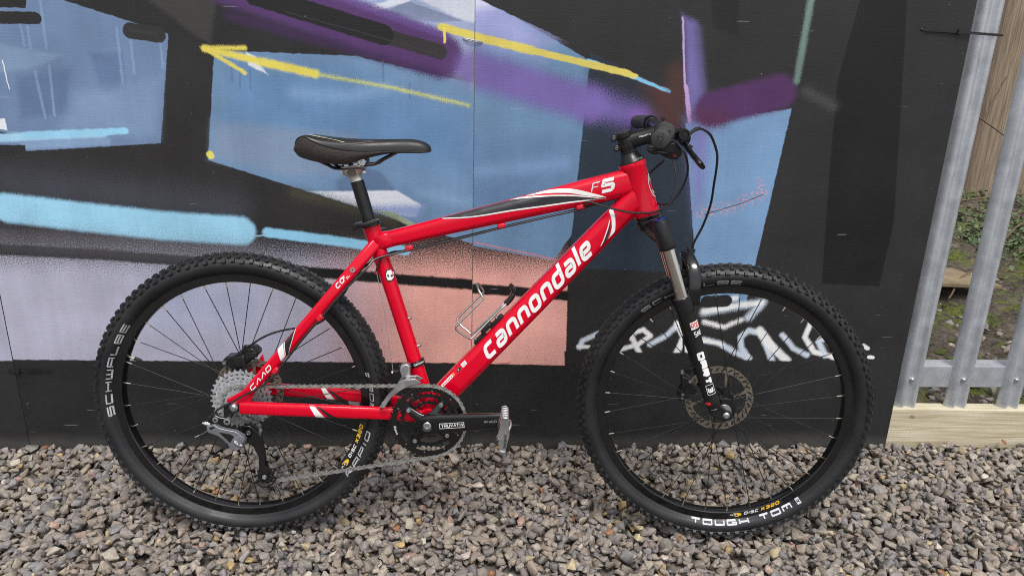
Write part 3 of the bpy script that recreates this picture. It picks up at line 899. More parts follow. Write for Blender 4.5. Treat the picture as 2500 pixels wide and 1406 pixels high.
X, Y = np.meshgrid(gx, gy, indexing='ij')
Z = soil_height(X, Y) + rng.normal(0, 0.004, X.shape)
nearf = np.clip((Y - 0.40) / 0.35, 0, 1)
Z = Z * nearf - 0.018 + 0.06 * nearf * 0
far = np.clip((Y - 6.5) / 1.0, 0, 1)
Z = Z * (1 - far) - 0.05 * far
nxg, nyg = X.shape
idx = np.arange(nxg * nyg).reshape(nxg, nyg)
fq = np.stack([idx[:-1, :-1], idx[1:, :-1], idx[1:, 1:], idx[:-1, 1:]], -1).reshape(-1, 4)
me = bpy.data.meshes.new('mossy_ground')
me.from_pydata(np.stack([X, Y, Z], -1).reshape(-1, 3).tolist(), [], fq.tolist())
me.materials.append(M['yard'])
me.polygons.foreach_set('use_smooth', [True] * len(me.polygons))
yo = link('mossy_ground', me)
yo['kind'] = 'structure'
yo['label'] = 'mossy uneven soil behind the palisade fence'

def gz(x, y):
    nf = min(1, max(0, (y - 0.40) / 0.35))
    return float(soil_height(np.float64(x), np.float64(y))) * nf - 0.018

# moss cushions and rubble
ms = MB()
for i in range(520):
    x, y = rng.uniform(1.9, 3.6), rng.uniform(0.55, 2.6)
    if math.sin(5.1 * x + 2.2 * y) + math.sin(3.7 * y - 4.4 * x) + rng.normal(0, .5) < 0.35:
        continue
    r = rng.uniform(0.008, 0.022)
    ms.sphere((x, y, gz(x, y)), (r * rng.uniform(.8, 1.5), r, r * rng.uniform(.3, .55)), 7, 5)
mo = ms.build('moss', M['moss'], sharp=0)
mo['kind'] = 'stuff'
mo['label'] = 'moss cushions on the soil behind the fence'
scatter_stones('rubble', 1.75, 4.2, 0.46, 3.0, 1500, 0.032, -0.03, M['stone'], label='scattered stones on the mossy soil behind the fence')

# low leafy cover
lv = MB()
def leaf_quad(mb, c, s, rz, tilt, roll):
    R = Matrix.Rotation(rz, 3, 'Z') @ Matrix.Rotation(tilt, 3, 'Y') @ Matrix.Rotation(roll, 3, 'X')
    pts = [(0, 0, 0), (.35, .32, .05), (.75, .26, .03), (1.05, 0, -.06), (.75, -.26, .03), (.35, -.32, .05)]
    vs = [R @ Vector((p[0] * s, p[1] * s, p[2] * s)) + Vector(c) for p in pts]
    mb.add(vs, [(0, 1, 2, 3), (0, 3, 4, 5)])
for i in range(3400):
    y = rng.uniform(1.9, 4.6)
    x = rng.uniform(1.6 + 0.55 * y * 0.6, 2.6 + 0.75 * y)
    dens = math.sin(2.3 * x + 1.1) * math.sin(1.9 * y) + 0.35 * (y - 2.6) + rng.normal(0, .35)
    if dens < 0.0:
        continue
    h = abs(rng.normal(0, 0.06)) + 0.01
    z = gz(x, y)
    a0 = rng.uniform(0, 6.28)
    for q in range(int(rng.integers(3, 7))):
        leaf_quad(lv, (x + rng.normal(0, .03), y + rng.normal(0, .03), z + h * rng.uniform(.3, 1.2)), rng.uniform(0.018, 0.042), a0 + q * 1.3 + rng.normal(0, .4), rng.normal(-0.1, .4), rng.normal(0, .4))
lo_ = lv.build('undergrowth', M['leaf'], sharp=0, fix=False)
lo_['kind'] = 'stuff'
lo_['label'] = 'low ivy and weeds growing at the foot of the wooden post'

tw = MB()
for (a, b, c, r) in (((3.3, 2.2, .10), (3.7, 2.5, .22), (4.3, 2.7, .16), .005), ((3.1, 2.9, .08), (3.6, 3.2, .16), (4.5, 3.3, .25), .006), ((3.8, 3.9, .1), (4.2, 4.0, .35), (4.5, 4.1, .95), .006), ((4.1, 3.8, .7), (4.5, 3.9, .5), (5.0, 4.0, .2), .006), ((2.7, 1.6, .05), (3.0, 1.9, .09), (3.5, 2.0, .05), .004), ((4.1, 4.0, .05), (4.15, 4.05, .5), (4.3, 4.15, 1.0), .005)):
    tw.tube(spline([a, b, c], 6), r, 5)
two = tw.build('fallen_twigs', M['twig'])
two['kind'] = 'stuff'
two['label'] = 'thin bare twigs lying over the leaves behind the fence'

# weathered wooden post, cream wall, scrap of plywood
wp = MB()
prof = []
for k in range(36):
    a = 2 * PI * k / 36
    prof.append((math.copysign(abs(math.cos(a)) ** .55, math.cos(a)), math.copysign(abs(math.sin(a)) ** .55, math.sin(a))))
zs = [-.15, .0, .3, .8, 1.4, 2.0, 2.9]
pv = [(4.93 + 0.012 * z, 4.36, z) for z in zs]
wp.tube(pv, [(0.43, .12)] * 7, sect=[(a * (1 + 0.015 * math.sin(7 * i)), b) for i, (a, b) in enumerate(prof)], lat=(0, 1, 0))
wo_ = wp.build('wooden_post', M['old_wood'], None, sharp=60)
tag(wo_, 'broad weathered brown wooden post beyond the palisade fence', 'wooden post')
cw = MB()
cw.box((4.10, 4.75, 1.3), (1.0, 0.12, 2.9))
cw.box((4.10, 4.68, 0.62), (1.02, 0.03, 0.02))
co_ = cw.build('cream_wall', M['cream'], None, smooth=False, bevel=0.006)
tag(co_, 'cream painted wall seen in the gap beside the black panel', 'wall')
py_ = MB()
py_.box((0, 0, 0), (0.42, 0.34, 0.018))
po_ = py_.build('plywood_offcut', M['ply'], None, Matrix.Translation((2.80, 1.86, 0.075)) @ Matrix.Rotation(RAD(3), 4, 'Y') @ Matrix.Rotation(RAD(-3), 4, 'X') @ Matrix.Rotation(RAD(5), 4, 'Z'), bevel=0.002, smooth=False)
tag(po_, 'brown plywood offcut lying on the mossy ground behind the fence', 'plywood sheet')

# ties through the panels
zt = MB()
zy = WALL_Y - 0.003
zt.tube([(1.640, zy + .004, 1.1757), (1.648, zy, 1.1752), (1.690, zy - .001, 1.1742), (1.733, zy - .001, 1.173)], [(.0035, .0013)] * 4, sect=[(-1, -1), (1, -1), (1, 1), (-1, 1)], lat=(0, 1, 0))
zt.box((1.735, zy - .002, 1.1728), (0.010, 0.008, 0.011))
zt.tube(spline([(1.735, zy - .002, 1.1725), (1.78, zy - .006, 1.170), (1.815, zy - .008, 1.1685), (1.847, zy - .008, 1.1668)], 4), [(.0032, .0011)] * 12 + [(.0008, .0008)], sect=[(-1, -1), (1, -1), (1, 1), (-1, 1)], lat=(0, 1, 0))
zt.sphere((1.639, zy + .003, 1.176), (.004, .003, .004), 8, 6)
tag(zt.build('zip_tie', M['tie_black']), 'black zip tie with a long tail at the top of the right panel', 'zip tie')
wt = MB()
wt.tube(spline([(.4925, WALL_Y + .006, 1.1262), (.495, WALL_Y - .002, 1.1258), (.516, WALL_Y - .006, 1.1222), (.538, WALL_Y - .002, 1.1184), (.541, WALL_Y + .006, 1.118)], 5), .0016, 7)
wt.tube(spline([(.4925, WALL_Y + .006, 1.1242), (.495, WALL_Y - .002, 1.1235), (.516, WALL_Y - .005, 1.1192), (.538, WALL_Y - .002, 1.1164), (.541, WALL_Y + .006, 1.116)], 5), .0014, 7)
tag(wt.build('wire_tie', M['wire']), 'silver wire tie across the panel seam beside the yellow stroke', 'wire tie')
lt = MB()
lt.tube(spline([(-.742, WALL_Y + .004, .2325), (-.738, WALL_Y - .002, .2328), (-.70, WALL_Y - .005, .2350), (-.62, WALL_Y - .006, .2392)], 5), [(.0028, .001)] * 15 + [(.001, .001)], sect=[(-1, -1), (1, -1), (1, 1), (-1, 1)], lat=(0, 1, 0))
lt.box((-.712, WALL_Y - .005, .2335), (.009, .007, .012))
tag(lt.build('zip_tie', M['tie_black']), 'short black zip tie low down on the seam left of the rear wheel', 'zip tie')
pt = MB()
pt.tube(spline([(.556, WALL_Y + .004, .2605), (.559, WALL_Y - .003, .2612), (.60, WALL_Y - .004, .2645), (.626, WALL_Y - .003, .2668), (.629, WALL_Y + .005, .267)], 5), .0016, 6)
tag(pt.build('wire_tie', M['tie_pink']), 'pink overpainted wire tie in the salmon paint under the down tube', 'wire tie')
for q, (x, y, z, s, a, lb) in enumerate((
        (-0.665, 0.365, 0.012, .011, .4, 'small rust brown dead leaf on the gravel at the left panel seam'),
        (2.12, 0.375, 0.016, .016, 1.2, 'orange brown dead leaf against the timber board'),
        (0.245, 0.33, 0.012, .016, 2.2, 'rust brown dead leaf seen through the rear wheel near the wall'),
        (0.16, 0.24, 0.012, .012, .3, 'brown dead leaf on the gravel beside the derailleur'))):
    dead_leaf(x, y, z, s, a, lb)

for (x, y, s_, a, lb) in ((1.52, 0.10, .010, 2.6, 'tiny orange brown leaf on the gravel right of the front wheel'),
                          (0.78, 0.02, .012, 4.0, 'curled brown leaf on the gravel between the wheels'),
                          (1.02, -0.06, .009, 1.0, 'small brown leaf scrap in the gravel below the front wheel')):
    dead_leaf(x, y, 0.013, s_, a, lb)
for (pts, lb) in ((((1.36, .20, .012), (1.41, .205, .017), (1.47, .215, .013)), 'thin brown twig on the gravel just right of the front tyre'),
                  (((1.86, .06, .012), (1.92, .05, .018), (1.99, .055, .012)), 'thin dry twig on the gravel at the right edge'),
                  (((0.02, .335, .012), (0.08, .345, .022), (0.15, .355, .020)), 'pale straw stalk on the gravel behind the rear derailleur')):
    t_ = MB()
    t_.tube(spline(pts, 6), .0012, 5)
    tag(t_.build('twig', M['twig']), lb, 'twig', 'twigs on the gravel')

# ================================================================== the bicycle
LEAN = Matrix(((0.99946512, 0.03250155, 0.00362262, 0), (-0.03270282, 0.99331405, 0.11071459, 0), (0, -0.11077384, 0.99384564, 0), (0, 0, 0, 1)))
bike = empty('bicycle', None, LEAN)
tag(bike, 'red hardtail mountain bicycle with black tyres leaning against the painted panels', 'bicycle')
PIV = Vector((1.06258, 0, 0.32263))
STEER = Matrix.Translation(PIV) @ Matrix.Rotation(-0.120486, 4, Vector((-0.350207, 0, 0.936672))) @ Matrix.Translation(-PIV)
HUB_R = Vector((0, 0, 0.3365))
HUB_F = Vector((1.1015, 0, 0.3375))
BB = Vector((0.4262, 0, 0.303))

# ------------------------------------------------------------------ lettering: a stroke alphabet turned into thin printed strips
SQ = [(0, 0), (0, 1), (1, 1), (1, 0)]
GL = {
    'c': [([(1, 1), (0, 1), (0, 0), (1, 0)], 0)], 'a': [([(.06, 1), (1, 1), (1, 0), (0, 0), (0, .53), (.95, .53)], 0)],
    'n': [([(0, 0), (0, 1), (1, 1), (1, 0)], 0)], 'o': [(SQ, 1)], 'd': [([(1, 1.55), (1, 0), (0, 0), (0, 1), (.95, 1)], 0)],
    'l': [([(0, 0), (0, 1.55)], 0)], 'e': [([(1, 0), (0, 0), (0, 1), (1, 1), (1, .48), (.1, .48)], 0)],
    'S': [([(1, 1), (0, 1), (0, .5), (1, .5), (1, 0), (0, 0)], 0)], 'C': [([(1, 1), (0, 1), (0, 0), (1, 0)], 0)],
    'H': [([(0, 0), (0, 1)], 0), ([(1, 0), (1, 1)], 0), ([(.1, .5), (.9, .5)], 0)],
    'W': [([(0, 1), (0, 0), (1, 0), (1, 1)], 0), ([(.5, .1), (.5, 1)], 0)],
    'A': [([(0, 0), (0, 1), (1, 1), (1, 0)], 0), ([(.1, .4), (.9, .4)], 0)], 'L': [([(0, 1), (0, 0), (1, 0)], 0)],
    'B': [(SQ, 1), ([(.1, .5), (.9, .5)], 0)], 'E': [([(1, 1), (0, 1), (0, 0), (1, 0)], 0), ([(.1, .5), (.95, .5)], 0)],
    'R': [([(0, 0), (0, 1), (1, 1), (1, .45), (.1, .45)], 0), ([(.5, .35), (1, 0)], 0)], 'P': [([(0, 0), (0, 1), (1, 1), (1, .42), (.1, .42)], 0)],
    'I': [([(.5, 0), (.5, 1)], 0)], 'D': [(SQ, 1)], 'T': [([(0, 1), (1, 1)], 0), ([(.5, 0), (.5, .9)], 0)], 'O': [(SQ, 1)],
    'U': [([(0, 1), (0, 0), (1, 0), (1, 1)], 0)], 'G': [([(1, 1), (0, 1), (0, 0), (1, 0), (1, .5), (.5, .5)], 0)],
    'M': [([(0, 0), (0, 1), (1, 1), (1, 0)], 0), ([(.5, .9), (.5, .25)], 0)], 'X': [([(0, 0), (1, 1)], 0), ([(0, 1), (1, 0)], 0)],
    'K': [([(0, 0), (0, 1)], 0), ([(1, 1), (.15, .5), (1, 0)], 0)], 'V': [([(0, 1), (.5, 0), (1, 1)], 0)],
    'N': [([(0, 0), (0, 1), (1, 0), (1, 1)], 0)], 'F': [([(1, 1), (0, 1), (0, 0)], 0), ([(.1, .5), (.9, .5)], 0)],
    '0': [(SQ, 1)], '2': [([(0, 1), (1, 1), (1, .5), (0, .5), (0, 0), (1, 0)], 0)], '3': [([(0, 1), (1, 1), (1, 0), (0, 0)], 0), ([(.2, .5), (.9, .5)], 0)],
    '5': [([(1, 1), (.06, 1), (0, .56), (.86, .56), (1, .44), (1, .12), (.86, 0), (0, 0)], 0)],
    '^': [([(0, 0), (.72, 1), (1, 0)], 0)],
}
NARROW = {'l': 0.0, 'I': 0.25, ' ': 0.55}

def round_corners(pts, r, closed):
    if r <= 0:
        return pts
    out = []
    n = len(pts)
    for i in range(n):
        if not closed and i in (0, n - 1):
            out.append(pts[i])
            continue
        a, b, c = Vector(pts[i - 1]), Vector(pts[i]), Vector(pts[(i + 1) % n])
        la, lc = (a - b).length, (c - b).length
        ra = min(r, la * .45, lc * .45)
        p, q = b + (a - b).normalized() * ra, b + (c - b).normalized() * ra
        for k in range(5):
            t = k / 4
            out.append(tuple(p * (1 - t) ** 2 + b * 2 * t * (1 - t) + q * t * t))
    return out

def ribbon(pts, t, closed):
    """quads of a strip of width t along a 2-D polyline"""
    P = [Vector(p) for p in pts]
    n = len(P)
    Lf, Rt = [], []
    for i in range(n):
        if closed or 0 < i < n - 1:
            d0, d1 = (P[i] - P[i - 1]).normalized(), (P[(i + 1) % n] - P[i]).normalized()
            m = d0 + d1
            m = m.normalized() if m.length > 1e-6 else d1
            nv = Vector((-m.y, m.x))
            k = min(1.9, 1 / max(.3, abs(nv.dot(Vector((-d0.y, d0.x))))))
        else:
            d = (P[1] - P[0]) if i == 0 else (P[-1] - P[-2])
            d.normalize()
            nv, k = Vector((-d.y, d.x)), 1
        Lf.append(P[i] + nv * (t / 2 * k))
        Rt.append(P[i] - nv * (t / 2 * k))
    return [(Lf[i], Lf[(i + 1) % n], Rt[(i + 1) % n], Rt[i]) for i in range(n if closed else n - 1)]

def text_quads(text, h, w, t, gap, slant=0.0, r=0.25, tx=None):
    """strips of a line of text, origin at the left end of the baseline; tx = width of upright strokes"""
    out = []
    x = 0.0
    for ch in text:
        f = NARROW.get(ch, 1.0)
        cw = max(0.0, (w - t) * f)
        if ch in GL:
            for li, (pl, closed) in enumerate(GL[ch]):
                pts = [(x + t / 2 + (px if ch not in 'lI' else 0.5 if ch == 'I' else 0) * cw, t / 2 + py * (h - t)) for px, py in pl]
                pts = round_corners(pts, r * min(w, h), closed)
                for q in ribbon(pts, t, closed):
                    out.append((li, [(p.x + slant * p.y, p.y) for p in q]))
        x += cw + t + gap
    return out, x - gap

def print_quads(name, quads, mapper, mat, parent, step=0.006, mat4=None):
    """lay 2-D quads on a surface: mapper(u, v, lift) -> point"""
    mb = MB()
    for li, q in quads:
        a, b, c, d = [Vector(p) for p in q]
        nu = max(1, int(math.ceil(max((b - a).length, (c - d).length) / step)))
        nv = max(1, int(math.ceil(max((d - a).length, (c - b).length) / step)))
        vs = []
        for i in range(nu + 1):
            for j in range(nv + 1):
                s, t = i / nu, j / nv
                p = (a * (1 - s) + b * s) * (1 - t) + (d * (1 - s) + c * s) * t
                vs.append(mapper(p.x, p.y, li * 0.00005))
        fs = [(i * (nv + 1) + j, (i + 1) * (nv + 1) + j, (i + 1) * (nv + 1) + j + 1, i * (nv + 1) + j + 1) for i in range(nu) for j in range(nv)]
        mb.add(vs, fs)
    return mb.build(name, mat, parent, mat4, sharp=0, fix=False)

def strip_quads(A, Bs, n=4):
    """quads between two matched edges, smoothed"""
    A3 = spline([(p[0], p[1], 0) for p in A], n) if len(A) > 2 else [Vector((*p, 0)) for p in A]
    B3 = spline([(p[0], p[1], 0) for p in Bs], n) if len(Bs) > 2 else [Vector((*p, 0)) for p in Bs]
    return [(0, [A3[i].xy, A3[i + 1].xy, B3[i + 1].xy, B3[i].xy]) for i in range(len(A3) - 1)]

# ------------------------------------------------------------------ frame
frame = empty('frame', bike)
def octo(k=0.42, m=3):
    c = [(1, 1 - k), (1 - k, 1), (-(1 - k), 1), (-1, 1 - k), (-1, -(1 - k)), (-(1 - k), -1), (1 - k, -1), (1, -(1 - k))]
    out = []
    for i in range(8):
        a, b, d = Vector(c[i - 1]), Vector(c[i]), Vector(c[(i + 1) % 8])
        p, q = b + (a - b).normalized() * .17, b + (d - b).normalized() * .17
        for s in range(m + 1):
            t = s / m
            out.append(tuple(p * (1 - t) ** 2 + b * 2 * t * (1 - t) + q * t * t))
    return out
OCT = octo()
def soft_sq(e=0.62, n=20):
    return [(math.copysign(abs(math.cos(2 * PI * i / n)) ** e, math.cos(2 * PI * i / n)), math.copysign(abs(math.sin(2 * PI * i / n)) ** e, math.sin(2 * PI * i / n))) for i in range(n)]
SSQ = soft_sq()

class Tube2:
    """straight frame tube in the middle plane, with a way to find its near face"""
    def __init__(self, p0, p1, ra, rb, k=0.42):
        self.p0, self.p1 = Vector((p0[0], p0[1])), Vector((p1[0], p1[1]))
        self.d = (self.p1 - self.p0)
        self.len = self.d.length
        self.d.normalize()
        self.n = Vector((-self.d.y, self.d.x))
        self.ra, self.rb, self.k = ra, rb, k
    def radii(self, s):
        f = min(1, max(0, s / self.len)) * (len(self.ra) - 1)
        i = min(int(f), len(self.ra) - 2)
        t = f - i
        return self.ra[i] * (1 - t) + self.ra[i + 1] * t, self.rb[i] * (1 - t) + self.rb[i + 1] * t
    def face(self, s, t):
        a, b = self.radii(s)
        q = abs(t) / a
        if q <= 1 - self.k:
            return -b
        q = min(q, 1.0)
        return -b * (1 - (q - (1 - self.k)))
    def st(self, s, t, lift=0.0):
        p = self.p0 + self.d * s + self.n * t
        return Vector((p.x, self.face(s, t) - 0.0007 - lift, p.y))
    def xz(self, x, z, lift=0.0):
        r = Vector((x, z)) - self.p0
        s, t = r.dot(self.d), r.dot(self.n)
        a, b = self.radii(s)
        t = max(-a, min(a, t))
        return self.st(s, t, lift)
    def build(self, name, n=12, flare=None):
        mb = MB()
        pts, rad = [], []
        for i in range(n + 1):
            s = self.len * i / n
            p = self.p0 + self.d * s
            pts.append((p.x, 0, p.y))
            rad.append(self.radii(s))
        mb.tube(pts, rad, sect=OCT, lat=(0, 1, 0))
        return mb.build(name, M['red'], frame, sharp=42)

TT = Tube2((0.312, 0.7015), (0.872, 0.8478), [.0172, .0185, .0205, .0228, .0255, .0280, .0290], [.0165, .0175, .0185, .0195, .0205, .0215, .022])
DT = Tube2((0.4215, 0.3110), (0.8855, 0.8228), [.0270, .0272, .0270, .0266, .0262, .0258, .0255], [.0215, .0225, .0225, .0225, .0225, .023, .024])
TT.build('top_tube')
DT.build('down_tube')
stm = MB()
stm.tube([(0.4275, 0, 0.312), (0.4123, 0, 0.36), (0.35, 0, 0.562), (0.310, 0, 0.691), (0.2985, 0, 0.728), (0.2945, 0, 0.741)], [.017, .0166, .0166, .0172, .0185, .0188], 24)
stm.build('seat_tube', M['red'], frame)
HT0, HT1 = Vector((0.9005, 0, 0.7735)), Vector((0.8605, 0, 0.8862))
htm = MB()
hd = HT1 - HT0
htm.tube([HT0 + hd * f for f in (0, .012, .10, .13, .5, .88, .91, .985, 1)], [.0290, .0298, .0298, .0283, .0280, .0283, .0298, .0298, .0292], 36)
htm.build('head_tube', M['red'], frame, sharp=50)
# filed weld fillets where the big tubes meet
for pts_, rad_ in (([(0.852, 0, 0.8428), (0.868, 0, 0.847), (0.882, 0, 0.8505)], [(.0255, .0190), (.0292, .0228), (.0320, .0255)]),
                   ([(0.862, 0, 0.797), (0.876, 0, 0.8125), (0.892, 0, 0.829)], [(.0225, .0205), (.0262, .0242), (.0285, .026)]),
                   ([(0.345, 0, 0.7102), (0.328, 0, 0.7057), (0.308, 0, 0.7005)], [(.0176, .0168), (.0192, .0176), (.022, .0182)])):
    wf = MB()
    wf.tube(pts_, rad_, sect=SSQ, lat=(0, 1, 0))
    wf.build('weld', M['red'], frame, sharp=0)
bbm = MB()
bbm.lathe([(.0215, -.0365), (.0225, -.035), (.0225, .035), (.0215, .0365), (.015, .0365), (.015, -.0365)], BB, 36)
bbm.build('bottom_bracket_shell', M['red'], frame)
for sg in (1, -1):
    ss = MB()
    ss.tube([(.0320, sg * -.0620, .3706), (.0356, sg * -.0625, .3749), (.14, sg * -.0605, .4992), (.20, sg * -.0550, .5706), (.245, sg * -.0465, .6242), (.280, sg * -.0330, .6659), (.298, sg * -.0195, .6873), (.313, sg * -.0060, .7052)],
            [(.0118, .0072)] * 2 + [(.0118, .0078)] * 2 + [(.0122, .008)] * 2 + [(.0130, .0085), (.0130, .0070)], sect=OCT, lat=(0, 1, 0))
    ss.build('seat_stay', M['red'], frame)
    cs = MB()
    cs.tube(spline([(.012, sg * -.0615, .334), (.10, sg * -.060, .3305), (.2192, sg * -.054, .3255), (.30, sg * -.044, .3195), (.36, sg * -.034, .3135), (.415, sg * -.026, .305)], 4),
            [(.0145, .0085)] * 16 + [(.0145, .0095)] * 5, sect=SSQ, lat=(0, 1, 0))
    cs.build('chain_stay', M['red'], frame)
    dp = MB()
    y0, y1 = (sg * -.0655, sg * -.058)
    dp.prism([(0.0258, 0.3799), (0.016, 0.3712), (-0.0157, 0.3536), (-0.0175, 0.3464), (-.008, .3435), (0.004, 0.345), (0.010, 0.3400), (0.0085, 0.3255), (0.012, 0.3185), (0.0255, 0.3195), (0.0323, 0.3420), (0.0468, 0.3717), (0.0366, 0.3829)], y0, y1)
    dp.build('dropout', M['red'], frame, bevel=0.002)
for (x, z, d) in ((0.3802, 0.6900, TT.d), (0.5814, 0.7435, TT.d), (0.7517, 0.7885, TT.d)):
    gb = MB()
    rot = Matrix.Rotation(-math.atan2(d.y, d.x), 3, 'Y')
    gb.box((x, -.006, z), (.018, .024, .011), rot)
    gb.build('cable_guide', M['red_dull'], frame, bevel=0.003)
for (x, z) in ((0.1945, 0.5430), (0.0954, 0.4220)):
    gb = MB()
    gb.box((x, -.0650, z), (.017, .016, .012), Matrix.Rotation(RAD(-48), 3, 'Y'))
    gb.build('cable_guide', M['red_dull'], frame, bevel=0.003)
for (x, y, z, a) in ((0.3775, 0, 0.5290, 1), (0.3995, 0, 0.4655, 1), (0.2636, -.047, 0.6463, 0), (0.3095, -.0, 0.632, -1)):
    b = MB()
    if a == 0:
        b.lathe([(.0025, -.004), (.0055, -.004), (.006, -.001), (.006, .004), (.0025, .004)], (x, y, z), 16)
        b.build('boss', M['alu'], frame)
    else:
        dx, dz = (.0036, .0011) if a == 1 else (-.0036, -.0011)
        b.cyl((x - dx, 0, z - dz), (x + dx, 0, z + dz), .0042, seg=10)
        b.sphere((x + dx * 1.3, 0, z + dz * 1.3), (.003, .0045, .004), 8, 6)
        b.build('boss', M['alu'] if a == 1 else M['red_dull'], frame)

# paint graphics on the tubes
GR = {
  'tt_black': ([(0.4518, 0.7584), (0.5153, 0.7775), (0.6031, 0.8007), (0.6735, 0.8093), (0.7354, 0.8116), (0.7869, 0.8083)], [(0.4536, 0.7575), (0.5243, 0.7653), (0.6036, 0.7804), (0.6741, 0.7917), (0.7358, 0.8019), (0.7869, 0.8075)]),
  'tt_low': ([(0.4518, 0.7575), (0.5243, 0.7649), (0.6036, 0.7799), (0.6741, 0.7912), (0.7358, 0.8014), (0.8063, 0.8097)], [(0.4536, 0.7562), (0.5243, 0.7622), (0.6037, 0.7768), (0.6742, 0.7881), (0.7359, 0.7984), (0.8064, 0.8088)]),
  'tt_up': ([(0.5504, 0.7907), (0.6031, 0.8037), (0.6734, 0.8128), (0.7352, 0.8151), (0.7975, 0.8095)], [(0.5504, 0.7889), (0.6031, 0.8011), (0.6735, 0.8097), (0.7353, 0.812), (0.7975, 0.8086)]),
  'tt_white': ([(0.6337, 0.8103), (0.6817, 0.8237), (0.7257, 0.8282), (0.7612, 0.8229), (0.8059, 0.8125)], [(0.6337, 0.8095), (0.682, 0.8176), (0.726, 0.8186), (0.7616, 0.8141), (0.806, 0.8107)]),
  'dt_white': ([(0.8134, 0.7845), (0.8187, 0.7686), (0.8215, 0.7482), (0.8188, 0.7311), (0.814, 0.7211)], [(0.8222, 0.7864), (0.8275, 0.7697), (0.8291, 0.7483), (0.8275, 0.7366), (0.8183, 0.7239)]),
  'dt_black': ([(0.8164, 0.7605), (0.8152, 0.7489), (0.8115, 0.7345), (0.8061, 0.7173), (0.8004, 0.7054)], [(0.8173, 0.7597), (0.818, 0.7463), (0.816, 0.7328), (0.8098, 0.7156), (0.8013, 0.7046)]),
  'dt_line': ([(0.8154, 0.7632), (0.8133, 0.7524), (0.8096, 0.7372), (0.8042, 0.7191), (0.7986, 0.7054)], [(0.8168, 0.7614), (0.8152, 0.7498), (0.8114, 0.7354), (0.806, 0.7182), (0.8004, 0.7045)]),
  'ss_white': ([(0.1000, 0.4723), (0.1132, 0.4864)], [(0.1086, 0.4400), (0.1169, 0.4510)]),
  'ss_black': ([(0.1172, 0.488), (0.1404, 0.5171)], [(0.1185, 0.455), (0.1232, 0.4605)]),
  'ss_line': ([(0.1150, 0.486), (0.1168, 0.488)], [(0.1174, 0.4530), (0.1186, 0.4545)]),
  'ss_line2': ([(0.1404, 0.5171), (0.1425, 0.5194)], [(0.1232, 0.4605), (0.1242, 0.4615)]),
  'cs_white': ([(0.1643, 0.3415), (0.1790, 0.3135)], [(0.1751, 0.3412), (0.1986, 0.3128)]),
  'cs_black': ([(0.1795, 0.340), (0.2085, 0.3135)], [(0.184, 0.340), (0.2238, 0.3125)]),
}
def lay(name, key, tube, mat, lift=0.0):
    print_quads(name, strip_quads(*GR[key]), lambda u, v, l: tube.xz(u, v, l + lift), mat, frame, 0.005)
lay('stripe', 'tt_black', TT, M['black_print'])
lay('stripe', 'tt_low', TT, M['white_print'], .0002)
lay('stripe', 'tt_up', TT, M['white_print'], .0002)
lay('stripe', 'tt_white', TT, M['white_print'], .0001)
lay('stripe', 'dt_white', DT, M['white_print'])
lay('stripe', 'dt_black', DT, M['black_print'])
lay('stripe', 'dt_line', DT, M['white_print'], .0001)
def stay_y(x, z, y, w):
    return Vector((x, y, z))
def stay_map(axis, ra, rb, sg=-1):
    ax = [Vector(p) for p in axis]
    def f(u, v, l):
        best = None
        for i in range(len(ax) - 1):
            a, b = ax[i], ax[i + 1]
            d = Vector((b.x - a.x, b.z - a.z))
            t = max(0, min(1, (Vector((u, v)) - Vector((a.x, a.z))).dot(d) / d.length_squared))
            p = a + (b - a) * t
            dd = (Vector((u, v)) - Vector((p.x, p.z))).length
            if best is None or dd < best[0]:
                n_ = Vector((-d.y, d.x)).normalized()
                best = (dd, p, n_, (Vector((u, v)) - Vector((p.x, p.z))).dot(n_))
        _, p, n_, t = best
        t = max(-ra * .97, min(ra * .97, t))
        q = abs(t) / ra
        y = rb * (1 - q ** 3.2) ** (1 / 3.2)
        return Vector((p.x + n_.x * t, p.y + sg * (y + .0007 + l), p.z + n_.y * t))
    return f
SS_AX = [(.200, -.0550, .5706), (.14, -.0605, .4992), (.0356, -.0625, .3749)]
CS_AX = [(.10, -.060, .3305), (.2192, -.054, .3255), (.30, -.044, .3195)]
CF_AX = [(a, -b, c) for a, b, c in CS_AX]
print_quads('stripe', strip_quads(*GR['ss_white']), stay_map(SS_AX, .0120, .0078), M['white_print'], frame, .004)
print_quads('stripe', strip_quads(*GR['ss_black']), stay_map(SS_AX, .0120, .0078), M['black_print'], frame, .004)
for k_ in ('ss_line', 'ss_line2'):
    print_quads('stripe', strip_quads(*GR[k_]), stay_map(SS_AX, .0120, .0078), M['white_print'], frame, .004)
for ax_, fr_ in ((CS_AX, 0), (CF_AX, .0)):
    print_quads('stripe', strip_quads(*GR['cs_white']), stay_map(ax_, .0145, .0087), M['white_print'], frame, .004)
    print_quads('stripe', strip_quads(*GR['cs_black']), stay_map(ax_, .0145, .0087), M['black_print'], frame, .004)
q, L_ = text_quads('cannondale', .0322, .0298, .0084, .0044, slant=.42, r=.27)
k_ = .338 / L_
print_quads('lettering', q, lambda u, v, l: DT.st(.186 + u * k_, -.0155 + v, l), M['white_print'], frame, .005)
q, L_ = text_quads('F', .026, .0165, .0022, .003, slant=.3, r=.05)
print_quads('lettering', q, lambda u, v, l: TT.st(.476 + u, -.0005 + v * .7, l), M['white_print'], frame, .004)
q, L_ = text_quads('5', .034, .031, .0084, .003, slant=.32, r=.02)
print_quads('lettering', q, lambda u, v, l: TT.st(.494 + u, -.0085 + v * .85, l), M['white_print'], frame, .004)
SSD = Vector((.643, .766))
SSN = Vector((-SSD.y, SSD.x))
SS_ALL = [(.309, -.0200, .7004), (.280, -.0350, .6659), (.245, -.0465, .6242)] + SS_AX
